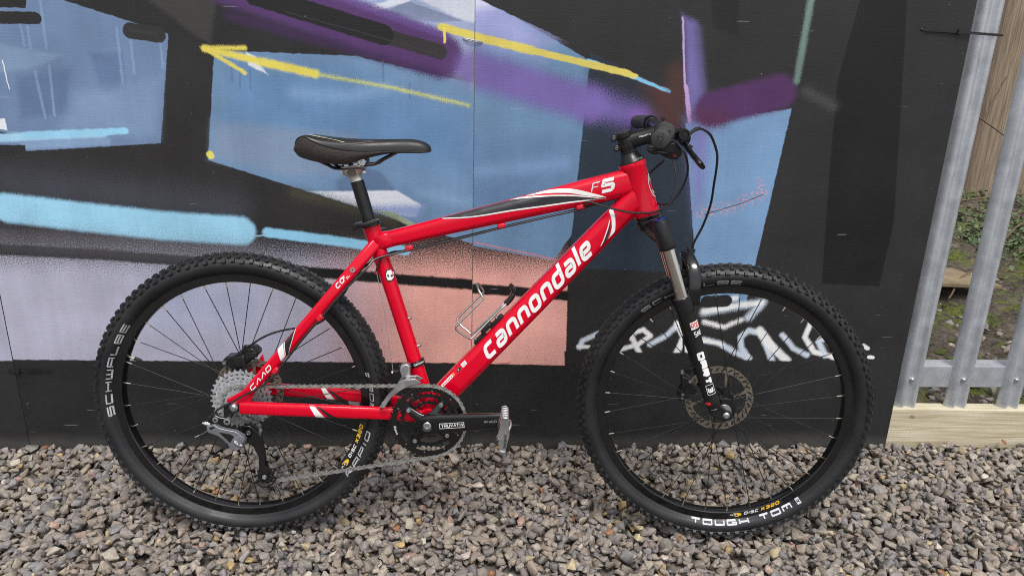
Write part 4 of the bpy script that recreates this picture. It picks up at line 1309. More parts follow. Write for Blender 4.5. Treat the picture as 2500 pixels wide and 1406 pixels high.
def ss_map(ox, oz, y):
    return lambda u, v, l: stay_map(SS_ALL, .0122, .0082)(ox + SSD.x * u + SSN.x * v, oz + SSD.y * u + SSN.y * v, l)
q, L_ = text_quads('C^^D', .0105, .0158, .0024, .0022, slant=.45, r=.22)
print_quads('lettering', q, ss_map(.0425, .3745, -.0712), M['white_print'], frame)
for k_, ch_ in enumerate('CO'):
    q, L_ = text_quads(ch_, .0105, .0115, .0024, .0018, slant=.35, r=.3)
    print_quads('lettering', q, ss_map(.2318 + SSD.x * .0133 * k_, .6042 + SSD.y * .0133 * k_, -.0585), M['white_print'], frame)
q, L_ = text_quads('2', .0050, .0048, .0011, .0018, slant=.35, r=.2)
print_quads('lettering', q, ss_map(.2445, .6265, -.0585), M['white_print'], frame)
q, L_ = text_quads('SL', .0045, .0045, .0008, .001, slant=.3, r=.1)
print_quads('lettering', q, ss_map(.2520, .6260, -.0535), M['white_print'], frame)
# stickers near the bottom bracket
def block(s0, s1, t0, t1, mat, lift=0.0):
    print_quads('sticker', [(0, [(s0, t0), (s1, t0), (s1, t1), (s0, t1)])], lambda u, v, l: DT.st(u, v, lift), mat, frame, .004)
block(.070, .112, .0165, .0225, M['white_print'])
block(.106, .112, .0165, .0225, M['orange_print'], .0002)
for i in range(6):
    block(.073 + i * .0053, .0768 + i * .0053, .0180, .0205, M['red_print'], .0003)
block(.1205, .1315, .0165, .0220, M['black_print'])
block(.1235, .1255, .0180, .0205, M['white_print'], .0002)
block(.1365, .1500, .0150, .0235, M['white_print'])
for i in range(3):
    block(.1385, .1480, .0165 + i * .0024, .0172 + i * .0024, M['black_print'], .0002)
# little mask emblem on the seat tube, ring emblem on the head tube
def st_face(x, z, lift):
    f = (z - .562) / (.691 - .562)
    cx = .35 + (.310 - .35) * f
    nx = (x - cx)
    r = .0172
    return Vector((x, -math.sqrt(max(1e-6, r * r - min(nx * nx, r * r * .98))) - .0005 - lift, z))
pts = [(-.006, -.012), (.003, -.013), (.008, -.008), (.009, .004), (.004, .012), (-.006, .011), (-.009, .002), (-.008, -.006)]
def fan(pts, k):
    return [(0, [(0, 0), (pts[i][0] * k, pts[i][1] * k), (pts[(i + 1) % len(pts)][0] * k, pts[(i + 1) % len(pts)][1] * k), (0, 0)]) for i in range(len(pts))]
print_quads('emblem', fan(pts, 1.15), lambda u, v, l: st_face(.3385 + u, .630 + v, 0), M['black_print'], frame, .003)
print_quads('emblem', fan(pts, .9), lambda u, v, l: st_face(.3385 + u, .630 + v, .0002), M['white_print'], frame, .003)
print_quads('emblem', fan([(-.0045, .001), (-.001, -.001), (-.0015, .005), (-.005, .005)], 1), lambda u, v, l: st_face(.3375 + u, .626 + v, .0004), M['black_print'], frame, .003)
print_quads('emblem', fan([(0, 0.001), (.004, -.001), (.005, .004), (.001, .004)], 1), lambda u, v, l: st_face(.3395 + u, .626 + v, .0004), M['black_print'], frame, .003)
hdn = hd.normalized()
def ht_face(ang, h, lift):
    c = HT0 + hd * .5 + hdn * h
    fx = Vector((hdn.z, 0, -hdn.x))
    r = .0286 + lift
    return c + fx * (r * math.cos(ang)) + Vector((0, -1, 0)) * (r * math.sin(ang))
ring = [(0, [(r0 * math.cos(a) * .55, r0 * math.sin(a)), (r0 * math.cos(b) * .55, r0 * math.sin(b)), (r1 * math.cos(b) * .55, r1 * math.sin(b)), (r1 * math.cos(a) * .55, r1 * math.sin(a))])
        for i in range(28) for a, b, r0, r1 in ((2 * PI * i / 28, 2 * PI * (i + 1) / 28, .027, .0235),)]
print_quads('emblem', ring, lambda u, v, l: ht_face(.36 + u / .0286, v, .0004), M['white_print'], frame)
ring2 = [(0, [(r0 * math.cos(a) * .55, r0 * math.sin(a)), (r0 * math.cos(b) * .55, r0 * math.sin(b)), (r1 * math.cos(b) * .55, r1 * math.sin(b)), (r1 * math.cos(a) * .55, r1 * math.sin(a))])
         for i in range(3, 25) for a, b, r0, r1 in ((2 * PI * i / 28, 2 * PI * (i + 1) / 28, .019, .013),)]
print_quads('emblem', ring2, lambda u, v, l: ht_face(.36 + u / .0286, v, .0004), M['cream_print'], frame)

# ------------------------------------------------------------------ wheels
TR, TA, TL = 0.3085, 0.0225, 0.028          # tyre carcass: mid radius, radial and lateral half-sizes

def tyre_mesh():
    mb = MB()
    prof = []
    for i in range(23):
        ph = RAD(-146 + 292 * i / 22)
        prof.append((TR + TA * math.cos(ph), TL * math.sin(ph)))
    prof += [(.2865, .0125), (.284, 0.0), (.2865, -.0125)]
    mb.lathe(prof, seg=160)
    n = 100
    r = random.Random(4)
    for i in range(n):
        for row, (ph, cw, aw, kh) in enumerate(((-66, .0100, .0080, .0050), (-40, .0075, .0070, .0045), (-13, .0110, .0062, .0044), (13, .0110, .0062, .0044), (40, .0075, .0070, .0045), (66, .0100, .0080, .0050))):
            th = 2 * PI * (i + (0.5 if row in (1, 3, 5) else 0.0)) / n
            if row in (0, 5) and (i % 2):
                ph2, cw2, aw2 = ph * 0.90, cw * .78, aw * 1.2
            else:
                ph2, cw2, aw2 = ph, cw, aw
            p = RAD(ph2)
            er = Vector((math.cos(th), 0, math.sin(th)))
            et = Vector((-math.sin(th), 0, math.cos(th)))
            ey = Vector((0, 1, 0))
            base = er * (TR + TA * math.cos(p)) + ey * (TL * math.sin(p))
            nn = (er * (math.cos(p) / TA) + ey * (math.sin(p) / TL)).normalized()
            tt = nn.cross(et).normalized()
            vs = []
            for hgt, sc in ((-.0015, 1.12), (kh, .82)):
                for a, b in ((-1, -1), (1, -1), (1, 1), (-1, 1)):
                    vs.append(base + nn * hgt + et * (a * cw2 / 2 * sc) + tt * (b * aw2 / 2 * sc))
            mb.add(vs, [(4, 5, 6, 7), (0, 1, 5, 4), (1, 2, 6, 5), (2, 3, 7, 6), (3, 0, 4, 7)])
            if row in (0, 5, 2, 3):
                vs = []
                for hgt, sc in ((kh - .001, .5), (kh + .0007, .34)):
                    for a, b in ((-1, -1), (1, -1), (1, 1), (-1, 1)):
                        vs.append(base + nn * hgt + et * (a * cw2 / 2 * sc) + tt * (b * aw2 / 2 * sc * 1.2))
                mb.add(vs, [(4, 5, 6, 7), (0, 1, 5, 4), (1, 2, 6, 5), (2, 3, 7, 6), (3, 0, 4, 7)])
    # fine mould lines round the sidewall
    for rr in (.2925, .3165):
        ph = -math.acos(max(-1, min(1, (rr - TR) / TA)))
        y = TL * math.sin(ph)
        mb.lathe([(rr - .0004, y - .0001), (rr, y - .0006), (rr + .0004, y - .0001)], seg=160, closed=False)
    return mb.mesh('tyre', M['rubber'], sharp=38, fix=False)
def rim_mesh():
    mb = MB()
    mb.lathe([(.2885, -.0125), (.2875, -.0140), (.2720, -.0136), (.2700, -.0122), (.2690, -.006), (.2690, .006), (.2700, .0122), (.2720, .0136), (.2875, .0140), (.2885, .0125), (.283, .010), (.2795, 0), (.283, -.010)], seg=160)
    return mb.mesh('rim', M['black_gloss'], sharp=30)
def rotor_mesh():
    mb = MB()
    t = .0009
    def sector(a0, a1, r0, r1, r0b=None, r1b=None, sk=0.0):
        n = 2
        vs = []
        for k in range(n + 1):
            f = k / n
            a = a0 + (a1 - a0) * f
            for (r, s) in ((r0, 0.0), (r1, sk)):
                for y in (-t, t):
                    vs.append((r * math.cos(a + s), y, r * math.sin(a + s)))
        fs = []
        for k in range(n):
            o, p = k * 4, k * 4 + 4
            fs += [(o, o + 2, p + 2, p), (o + 1, p + 1, p + 3, o + 3), (o, p, p + 1, o + 1), (o + 2, o + 3, p + 3, p + 2)]
        fs += [(0, 1, 3, 2), (n * 4, n * 4 + 2, n * 4 + 3, n * 4 + 1)]
        mb.add(vs, fs)
    N = 30
    for i in range(N):
        a, b = 2 * PI * i / N, 2 * PI * (i + 1) / N
        sector(a, b, .0635, .0672)
        w = .0008 * math.sin(i * 2 * PI / 3)
        sector(a, b, .0762, .0797 + w)
        sector(a, a + (b - a) * .62, .0672, .0762, sk=-.10)
    for i in range(6):
        a = 2 * PI * i / 6
        sector(a, a + .13, .018, .0640, sk=0.55)
    mb.lathe([(.016, -t), (.023, -t), (.023, t), (.016, t)], seg=36)
    return mb.mesh('brake_rotor', M['rotor'], sharp=30)
_tyre, _rim, _rotor = tyre_mesh(), rim_mesh(), rotor_mesh()
_sp = MB(); _sp.cyl((0, 0, 0), (0, 0, 1), 1.0, seg=6); _spoke = _sp.mesh('spoke', M['spoke'], sharp=60)
_np = MB(); _np.cyl((0, 0, 0), (0, 0, .0125), .0019, .0015, seg=8); _np.sphere((0, 0, 0), .0024, 8, 5); _nip = _np.mesh('spoke_nipple', M['brass'])

def tyre_map(a0, rho0, ccw):
    """text on the near sidewall: a0 start angle, rho0 baseline radius; ccw text has its tops towards the hub"""
    def f(u, v, l):
        rho = rho0 - v if ccw else rho0 + v
        a = a0 + (u / .2955 if ccw else -u / .2955)
        c = max(-.83, min(.97, (rho - TR) / TA))
        y = -TL * math.sqrt(1 - c * c)
        if rho < .2898:
            y = -(.0157 - (.2898 - rho) / .0033 * .0032)
        return Vector((rho * math.cos(a), y - .0006 - l, rho * math.sin(a)))
    return f
def rim_map(a0, rho0):
    return lambda u, v, l: Vector(((rho0 - v) * math.cos(a0 + u / .277), -.0144 - l, (rho0 - v) * math.sin(a0 + u / .277)))
def tyre_text(wheel, text, a0, a1, rho, ccw, mat, h=.0112, t=.0025):
    q, L = text_quads(text, h, .0225, t, .0052, r=.06)
    span = abs(RAD(a1 - a0)) * .2955
    k = span / L
    f = tyre_map(RAD(a0), rho, ccw)
    print_quads('lettering', q, lambda u, v, l: f(u * k, v, l), mat, wheel, .005)
def rim_label(wheel, a0):
    print_quads('rim_sticker', [(0, [(-.006, -.0005), (.128, -.0005), (.128, .0125), (-.006, .0125)])], rim_map(RAD(a0), .2845), M['black_print'], wheel, .006)
    f = rim_map(RAD(a0), .2835)
    lf = lambda u, v, l: f(u, v, l + .0002)
    arcs = []
    for i in range(10):
        a, b = -1.5 + 3.2 * i / 10, -1.5 + 3.2 * (i + 1) / 10
        arcs.append((0, [(.012 + .016 * math.cos(a), .0055 + .0055 * math.sin(a)), (.012 + .016 * math.cos(b), .0055 + .0055 * math.sin(b)), (.010 + .0095 * math.cos(b), .0055 + .0040 * math.sin(b)), (.010 + .0095 * math.cos(a), .0055 + .0040 * math.sin(a))]))
    print_quads('lettering', arcs, lf, M['yellow_print'], wheel, .004)
    q, L = text_quads('ALEX', .0032, .0042, .0008, .0006, slant=.2, r=.1)
    print_quads('lettering', q, lambda u, v, l: lf(.001 + u, .0045 + v, l), M['white_print'], wheel, .004)
    q, L = text_quads('DISC', .0072, .0088, .0018, .0016, slant=.35, r=.2)
    print_quads('lettering', q, lambda u, v, l: lf(.0325 + u, .0030 + v, l), M['white_print'], wheel, .004)
    q, L = text_quads('X320', .0085, .0102, .0023, .0018, slant=.35, r=.2)
    print_quads('lettering', q, lambda u, v, l: lf(.0725 + u, .0030 + v, l), M['yellow_print'], wheel, .004)

def make_wheel(mat4, phase, front):
    w = empty('wheel', bike, mat4)
    link('tyre', _tyre, w)
    link('rim', _rim, w)
    for j in range(32):
        near = j % 2 == 0
        th = 2 * PI * j / 32 + phase
        k = j // 2
        rh = (.0215 if near else .029) if front else (.024 if near else .029)
        y1 = (-.0275 if near else .027) if front else (-.018 if near else .027)
        off = RAD(57) * (1 if k % 2 else -1)
        p0 = Vector((.2705 * math.cos(th), -.003 if near else .003, .2705 * math.sin(th)))
        p1 = Vector((rh * math.cos(th + off), y1 + (.002 if k % 2 else -.002), rh * math.sin(th + off)))
        d = p1 - p0
        R = d.to_track_quat('Z', 'Y').to_matrix().to_4x4()
        link('spoke', _spoke, w, Matrix.Translation(p0 + d.normalized() * .008) @ R @ Matrix.Diagonal((.00105, .00105, d.length - .008, 1)))
        link('spoke_nipple', _nip, w, Matrix.Translation(p0) @ R)
    h = MB()
    if front:
        h.lathe([(.012, -.031), (.0265, -.030), (.0285, -.0275), (.0265, -.0245), (.013, -.022), (.012, 0), (.014, .022), (.031, .0245), (.033, .027), (.031, .030), (.022, .036), (.010, .042), (.008, .044), (.008, -.044), (.010, -.043)], seg=40, closed=False)
    else:
        h.lathe([(.009, -.020), (.026, -.0195), (.028, -.018), (.026, -.0165), (.016, -.012), (.016, .018), (.031, .0245), (.033, .027), (.031, .030), (.022, .036), (.010, .044), (.009, .050), (.009, -.05)], seg=40, closed=False)
    h.build('hub', M['black_gloss'], w)
    if front:
        h = MB()
        h.lathe([(.006, -.050), (.0135, -.049), (.0150, -.046), (.0150, -.041), (.0135, -.039), (.0155, -.037), (.0155, -.033), (.006, -.031)], seg=28)
        h.build('hub_seal', M['grey_paint'], w)
    h = MB()
    ye = .072 if not front else .062
    h.cyl((0, -ye + .012, 0), (0, ye - .012, 0), .005, seg=12)
    h.lathe([(.001, -ye - .005), (.0045, -ye - .005), (.006, -ye - .003), (.0095, -ye), (.0105, -ye + .004), (.0105, -ye + .012), (.001, -ye + .012)], seg=24)
    h.lathe([(.001, ye - .012), (.010, ye - .012), (.010, ye), (.006, ye + .004), (.001, ye + .004)], seg=24)
    h.build('axle', M['silver'], w)
    link('brake_rotor', _rotor, w, Matrix.Translation((0, .0405, 0)) @ Matrix.Rotation(.3, 4, 'Y'))
    return w
rear = make_wheel(Matrix.Translation(HUB_R), RAD(5.5), False)
front = make_wheel(STEER @ Matrix.Translation(HUB_F), RAD(-3.2), True)
tyre_text(rear, 'SCHWALBE', 188.5, 144.3, .2895, False, M['tyre_print'])
tyre_text(rear, 'RAPID', -37.5, -14.0, .3015, True, M['tyre_print'])
tyre_text(rear, 'ROB', -4.0, 8.5, .3015, True, M['tyre_print'])
tyre_text(front, 'SCHWALBE', 132.0, 87.4, .2915, False, M['tyre_print_dim'])
tyre_text(front, 'TOUGH TOM', -99.8, -52.6, .2985, True, M['tyre_print_new'], .0102, .0031)
for wheel, a in ((rear, 12.6), (front, -49.0)):
    f = tyre_map(RAD(a), .2985, True)
    print_quads('emblem', [(0, [(-.005, 0), (.005, 0), (.005, .011), (-.005, .011)])], f, M['tyre_print'], wheel, .004)
    q, L = text_quads('R', .006, .006, .0011, 0, r=.05)
    print_quads('emblem', q, lambda u, v, l: f(u - .003, v + .0025, l + .0003), M['black_print'], wheel, .004)
rim_label(rear, -37.0)
rim_label(front, -81.5)
va = RAD(160.3)
vm = MB()
er = Vector((math.cos(va), 0, math.sin(va)))
vm.cyl(er * .271, er * .2555, .003, seg=10, mi=0)
vm.cyl(er * .2560, er * .2440, .0044, .0042, seg=10, mi=1)
vm.cyl(er * .2440, er * .2350, .0040, .0012, seg=10, mi=1)
vm.build('valve', [M['brass'], M['black_matt']], rear)
# ------------------------------------------------------------------ cassette
def toothed(n, ro, ri, y0, y1, tip=.0042, mb=None, mi=0):
    mb = mb or MB()
    outer = []
    for i in range(n):
        for f, r in ((0.0, ro - tip), (.28, ro - tip * .9), (.46, ro), (.62, ro), (.80, ro - tip * .9)):
            a = 2 * PI * (i + f) / n
            outer.append((r, a))
    k = len(outer)
    vs = []
    for y in (y0, y1):
        vs += [(r * math.cos(a), y, r * math.sin(a)) for r, a in outer]
        vs += [(ri * math.cos(a), y, ri * math.sin(a)) for r, a in outer]
    fs = []
    for i in range(k):
        j = (i + 1) % k
        fs += [(i, j, k + j, k + i), (2 * k + i, 3 * k + i, 3 * k + j, 2 * k + j), (i, 2 * k + i, 2 * k + j, j), (k + i, k + j, 3 * k + j, 3 * k + i)]
    mb.add(vs, fs, mi)
    return mb
cas = empty('cassette', bike, Matrix.Translation(HUB_R))
teeth = (11, 13, 15, 17, 20, 23, 26, 30, 34)
for i, n in enumerate(teeth):
    y = -.0485 + i * .0040
    ro = n * .0127 / (2 * PI) + .0022
    mb = toothed(n, ro, max(.0165, ro - .0115), y, y + .0017, .0056)
    mb.build('sprocket', M['steel'], cas, Matrix.Rotation(.21 * i, 4, 'Y'), sharp=30)
mb = MB()
for i in range(5):
    a = 2 * PI * i / 5
    d, n_ = Vector((math.cos(a), 0, math.sin(a))), Vector((-math.sin(a), 0, math.cos(a)))
    for (y, r) in ((-.022, .055), (-.030, .042)):
        p = [d * .016 + n_ * .009, d * r + n_ * .005, d * r - n_ * .005, d * .016 - n_ * .009]
        mb.prism([(q.x, q.z) for q in p], y, y + .003)
mb.build('carrier', M['steel'], cas)
mb = MB()
mb.lathe([(.009, -.0525), (.0165, -.0525), (.0175, -.0495), (.0165, -.012), (.009, -.012)], seg=28)
mb.build('lockring', M['steel'], cas)

# ------------------------------------------------------------------ cranks and chainrings
cr = empty('crankset', bike, Matrix.Translation(BB))
BOLTS = [RAD(a) for a in (56, 146, 236, -34)]
for n, y, mat, ri in ((42, -.0520, 'black_gloss', .0705), (32, -.0440, 'black_satin', .0545), (22, -.0365, 'black_satin', .0365)):
    ro = n * .0127 / (2 * PI) + .0016
    mb = toothed(n, ro, ri, y, y + .0028, .0045)
    if n != 22:
        for a in BOLTS:
            d, n_ = Vector((math.cos(a), 0, math.sin(a))), Vector((-math.sin(a), 0, math.cos(a)))
            p = [d * .044 + n_ * .006, d * (ri + .003) + n_ * .015, d * (ri + .003) - n_ * .015, d * .044 - n_ * .006]
            mb.prism([(q.x, q.z) for q in p], y + .0002, y + .0026)
    if n == 42:
        for i in range(10):
            a = 2 * PI * i / 10 + .2
            mb.lathe([(.0001, -.0004), (.0016, -.0004), (.0016, .0006)], (.0735 * math.cos(a), y, .0735 * math.sin(a)), 8, mi=1, closed=False)
    mb.build('chainring', [M[mat], M['alu']], cr, sharp=30)
q, L = text_quads('SPEED', .0035, .0035, .0007, .0008, r=.05)
print_quads('lettering', q, lambda u, v, l: Vector(((.0745 + v) * math.cos(RAD(188) + u / .075), -.0526 - l, (.0745 + v) * math.sin(RAD(188) + u / .075))), M['white_print'], cr, .003)
CA = RAD(6.9)
cd, cn = Vector((math.cos(CA), 0, math.sin(CA))), Vector((-math.sin(CA), 0, math.cos(CA)))
mb = MB()
for a in BOLTS:
    d, n_ = Vector((math.cos(a), 0, math.sin(a))), Vector((-math.sin(a), 0, math.cos(a)))
    mb.tube([d * .010 + Vector((0, -.0625, 0)), d * .028 + Vector((0, -.0595, 0)), d * .047 + Vector((0, -.0565, 0)), d * .0565 + Vector((0, -.0560, 0))],
            [(.017, .0075), (.0105, .006), (.0080, .0040), (.0066, .0028)], sect=SSQ, lat=(0, 1, 0))
mb.tube([cd * -.021 + Vector((0, -.064, 0)), cd * -.012 + Vector((0, -.066, 0)), Vector((0, -.0675, 0)), cd * .03 + Vector((0, -.0695, 0)), cd * .08 + Vector((0, -.075, 0)), cd * .13 + Vector((0, -.080, 0)), cd * .165 + Vector((0, -.083, 0)), cd * .180 + Vector((0, -.084, 0)), cd * .1835 + Vector((0, -.084, 0))],
        [(.006, .004), (.019, .0075), (.0235, .0085), (.0225, .0085), (.0198, .0078), (.0172, .0072), (.0162, .007), (.0125, .006), (.005, .003)], sect=soft_sq(.5, 24), lat=(0, 1, 0))
mb.build('crank_arm', M['black_gloss'], cr, sharp=45)
mb = MB()
mb.lathe([(.0001, -.0765), (.0045, -.0765), (.0047, -.0790), (.0078, -.0790), (.0092, -.0778), (.0095, -.070)], seg=28, closed=False)
mb.build('crank_bolt', M['silver'], cr)
mb = MB()
mb.lathe([(.0095, -.0775), (.0128, -.0790), (.0140, -.0770), (.0142, -.070)], seg=28, closed=False)
mb.build('bolt_surround', M['black_gloss'], cr)
for a in BOLTS:
    mb = MB()
    mb.lathe([(.0001, -.0600), (.0026, -.0600), (.0028, -.0615), (.0048, -.0612), (.0052, -.0590), (.0052, -.050)], (.052 * math.cos(a), 0, .052 * math.sin(a)), 16, closed=False)
    mb.build('chainring_bolt', M['silver'], cr)
def arm_map(u0, v0, s):
    return lambda u, v, l: cd * (u0 + u * s) + cn * (v0 + v * s) + Vector((0, -.0786 - .100 * ((u0 + u * s) - .03) - l, 0))
q, L = text_quads('TRUV^TIV', .0080, .0064, .0014, .0011, r=.06)
print_quads('lettering', q, arm_map(.0305, -.0060, .92), M['white_print'], cr, .004)
bx_ = [(0, [tuple(v) for v in qq]) for qq in ribbon([(0, 0), (.0585, 0), (.0585, .0125), (0, .0125)], .0011, True)]
print_quads('lettering', bx_, arm_map(.0275, -.0085, .93), M['white_print'], cr, .004)
q, L = text_quads('FIVED', .0055, .0052, .0009, .0010, r=.06)
print_quads('lettering', q, arm_map(.128, -.002, 1.0), M['tyre_print_dim'], cr, .004)
mb = MB()
mb.tube([cd * .010 + Vector((0, .0675, 0)), cd * -.03 + Vector((0, .0695, 0)), cd * -.13 + Vector((0, .080, 0)), cd * -.1775 + Vector((0, .084, 0))], [(.018, .0085), (.0195, .0085), (.0150, .0072), (.012, .006)], sect=SSQ, lat=(0, 1, 0))
mb.lathe([(.0001, .0785), (.0105, .0785), (.0128, .070)], seg=24, closed=False)
mb.build('crank_arm', M['black_gloss'], cr)

def make_pedal(side):
    px = BB + (cd * .170 if side < 0 else cd * -.170)
    pd = empty('pedal', bike, Matrix.Translation(px) @ Matrix.Rotation(RAD(3.5) if side < 0 else RAD(100), 4, 'Y') @ Matrix.Diagonal((1, 1, .83, 1)))
    s = side
    b = MB()
    b.cyl((0, s * .086, 0), (0, s * .163, 0), .0065, seg=12)
    b.cyl((0, s * .088, 0), (0, s * .093, 0), .0088, seg=6)
    b.build('pedal_axle', M['silver'], pd)
    b = MB()
    # cage: two long rails with a serrated edge, end plates, a centre body
    for z in (-.043, .043):
        b.box((0, s * .135, z), (.016, .062, .003))
        for i in range(7):
            b.box((0, s * (.112 + i * .0095), z * 1.05), (.013, .004, .004))
    for y in (.104, .166):
        pl = [(-.0075, -.047), (.0015, -.050), (.0070, -.045), (.0095, -.015), (.0095, .015), (.0070, .045), (.0015, .050), (-.0075, .047), (-.0095, .018), (-.0095, -.018)]
        b.prism(pl, s * (y - .0018), s * (y + .0018))
    b.tube([(0, s * .105, 0), (0, s * .135, 0), (0, s * .166, 0)], [(.013, .020), (.010, .014), (.012, .018)], sect=SSQ, lat=(0, 0, 1))
    b.build('pedal_cage', M['silver'], pd, bevel=.0008)
    b = MB()
    b.tube(spline([(.009, s * .125, .020), (.013, s * .14, .024), (.013, s * .155, .02), (.009, s * .165, .012)], 4), .0028, 6)
    b.tube(spline([(-.009, s * .125, -.020), (-.013, s * .14, -.024), (-.013, s * .155, -.02), (-.009, s * .165, -.012)], 4), .0028, 6)
    b.build('cleat_spring', M['alu'], pd)
    if s < 0:
        q, L = text_quads('SHIMANO', .0062, .0050, .0011, .0011, r=.1)
        print_quads('lettering', q, lambda u, v, l: Vector((.0005 + v, -.1682 - l, .002 - u)), M['black_print'], pd, .004)
    return pd
make_pedal(-1)
make_pedal(1)

# ------------------------------------------------------------------ chain
JL, JU = Vector((.0560, 0, .1655)), Vector((.0250, 0, .2720))
ch = empty('chain', bike)
def arc(c, r, a0, a1, n):
    return [(c.x + r * math.cos(a0 + (a1 - a0) * i / n), c.z + r * math.sin(a0 + (a1 - a0) * i / n)) for i in range(n + 1)]
path2 = []
CRr, CSr, JR = .0848, .0365, .0205
path2 += arc(HUB_R, CSr, RAD(290), RAD(92), 30)          # round the back of the cassette, to its top
path2 += arc(BB, CRr, RAD(92), RAD(-78), 40)             # over and round the front of the big ring
path2 += arc(JL, JR, RAD(-76), RAD(-190), 16)            # under the lower jockey wheel
path2 += arc(JU, JR, RAD(-14), RAD(26), 8)               # in front of the upper one
def ylat(x, z):
    f = min(1, max(0, (x - .06) / .30))
    return -.0365 * (1 - f) - .0506 * f if z > .27 else -.040 * (1 - f) - .0506 * f
P2 = [Vector((a, ylat(a, b), b)) for a, b in path2]
P2.append(P2[0])
cum = [0.0]
for i in range(len(P2) - 1):
    cum.append(cum[-1] + (P2[i + 1] - P2[i]).length)
nl = int(round(cum[-1] / .0127 / 2)) * 2
pitch = cum[-1] / nl
def at_len(s):
    s = s % cum[-1]
    i = max(0, min(len(P2) - 2, int(np.searchsorted(cum, s, side='right')) - 1))
    t = (s - cum[i]) / max(1e-9, cum[i + 1] - cum[i])
    return P2[i] * (1 - t) + P2[i + 1] * t
def link_mesh(outer):
    mb = MB()
    yo_ = .0031 if outer else .0020
    r = .0041
    pl = []
    for i in range(7):
        a = -PI / 2 + PI * i / 6
        pl.append((.00635 + r * math.cos(a), r * math.sin(a)))
    pl += [(.0022, .0029), (-.0022, .0029)]
    for i in range(7):
        a = PI / 2 + PI * i / 6
        pl.append((-.00635 + r * math.cos(a), r * math.sin(a)))
    pl += [(-.0022, -.0029), (.0022, -.0029)]
    for s in (-1, 1):
        mb.prism(pl, s * yo_ - .0005, s * yo_ + .0005)
    for x in (-.00635, .00635):
        if outer:
            mb.cyl((x, -.0041, 0), (x, .0041, 0), .0018, seg=7)
        else:
            mb.cyl((x, -.0018, 0), (x, .0018, 0), .0038, seg=8)
    return mb.mesh('chain_link', M['chain'], sharp=40)
_lo, _li = link_mesh(True), link_mesh(False)
for i in range(nl):
    a, b = at_len(i * pitch), at_len((i + 1) * pitch)
    d = (b - a).normalized()
    yv = (Vector((0, 1, 0)) - d * d.y).normalized()
    zv = d.cross(yv)
    R = Matrix((d, yv, zv)).transposed().to_4x4()
    link('chain_link', _lo if i % 2 else _li, ch, Matrix.Translation((a + b) / 2) @ R)

# ------------------------------------------------------------------ gears and brakes at the back
rd = empty('rear_derailleur', bike)
mb = MB()
mb.prism([(-0.0219, 0.3379), (-0.0013, 0.3468), (0.0104, 0.3413), (0.011, 0.327), (-0.0027, 0.321), (-0.0114, 0.2985), (-0.019, 0.300), (-0.0225, 0.3207)], -.071, -.0625)
mb.build('hanger', M['black_satin'], rd, bevel=.0015)
mb = MB()
mb.prism([(-0.0525, 0.316), (-0.0387, 0.322), (-0.0283, 0.3164), (-.010, .314), (-.004, .306), (-.008, .300), (-0.0305, 0.302), (-0.0458, 0.2931), (-0.0578, 0.2929)], -.079, -.069)
mb.build('knuckle', M['black_gloss'], rd, bevel=.002)
mb = MB()
mb.prism([(-0.0557, 0.2979), (-0.038, 0.3025), (-.028, .295), (-0.0146, 0.2914), (0.0067, 0.2874), (0.0249, 0.2762), (0.0284, 0.2661), (0.0223, 0.2515), (0.0097, 0.2426), (-0.0063, 0.2453), (-.012, .258), (-.022, .268), (-0.0319, 0.2755), (-0.054, 0.2840)], -.087, -.074)
mb.build('derailleur_body', M['grey_paint'], rd, bevel=.0014)
mb = MB()
mb.prism([(-.0300, .2860), (-.006, .2830), (.004, .2760), (-.006, .2600), (-.012, .2680), (-.020, .2760)], -.0878, -.080)
mb.prism([(-.050, .2960), (-.040, .2990), (-.036, .2950), (-.047, .2900)], -.0876, -.080)
mb.prism([(-.016, .2560), (-.006, .2490), (-.002, .2440), (-.010, .2475)], -.084, -.072)
mb.build('body_recess', M['black_satin'], rd, bevel=.001)
mb = MB()
mb.prism([(-0.0007, 0.2678), (0.0185, 0.2810), (0.0274, 0.2698), (0.0199, 0.2508), (0.0067, 0.2550)], -.0905, -.082)
mb.build('cover_plate', M['grey_paint'], rd, bevel=.002)
q, L = text_quads('SLX', .0062, .0062, .0014, .0012, slant=.25, r=.1)
print_quads('lettering', q, lambda u, v, l: Vector((.0030 + u * .80 + v * .42, -.0912 - l, .2640 - u * .50 + v * .9)), M['white_print'], rd, .004)
for (x, z, r) in ((-.0375, .3111, .0068), (-.0124, .3072, .0082), (.003, .3425, .0055)):
    mb = MB()
    y = -.0805 if r > .006 else -.073
    mb.lathe([(.0001, y + .002), (r * .42, y + .002), (r * .46, y - .001), (r * .92, y - .0005), (r, y + .003), (r, y + .01)], (x, 0, z), 18, closed=False)
    mb.build('pivot_bolt', M['silver'], rd)
mb = MB()
mb.cyl((-.050, -.076, .299), (-.062, -.076, .301), .0048, seg=10)
mb.cyl((-.062, -.076, .301), (-.067, -.076, .302), .0034, seg=8)
mb.build('barrel_adjuster', M['alu'], rd)
mb = MB()
mb.tube([(-.05, -.077, .292), (-.064, -.078, .280), (-.083, -.078, .270)], .0006, 5)
mb.cyl((-.076, -.078, .2735), (-.085, -.078, .269), .0011, seg=6)
mb.build('cable_end', M['alu'], rd)
cage = [(0.0131, 0.2883), (0.0292, 0.2872), (0.0473, 0.2715), (0.0571, 0.2484), (0.0598, 0.2192), (0.0573, 0.1926), (.064, .185), (.0665, .176), (.064, .1675), (.057, .164), (.050, .166), (.0455, .173), (0.0446, 0.1835), (0.0446, 0.213), (0.0348, 0.2364), (0.0219, 0.2479), (.010, .262)]
mb = MB()
mb.prism(cage, -.0560, -.0525)
mb.build('outer_cage_plate', M['black_gloss'], rd, bevel=.001)
mb = MB()
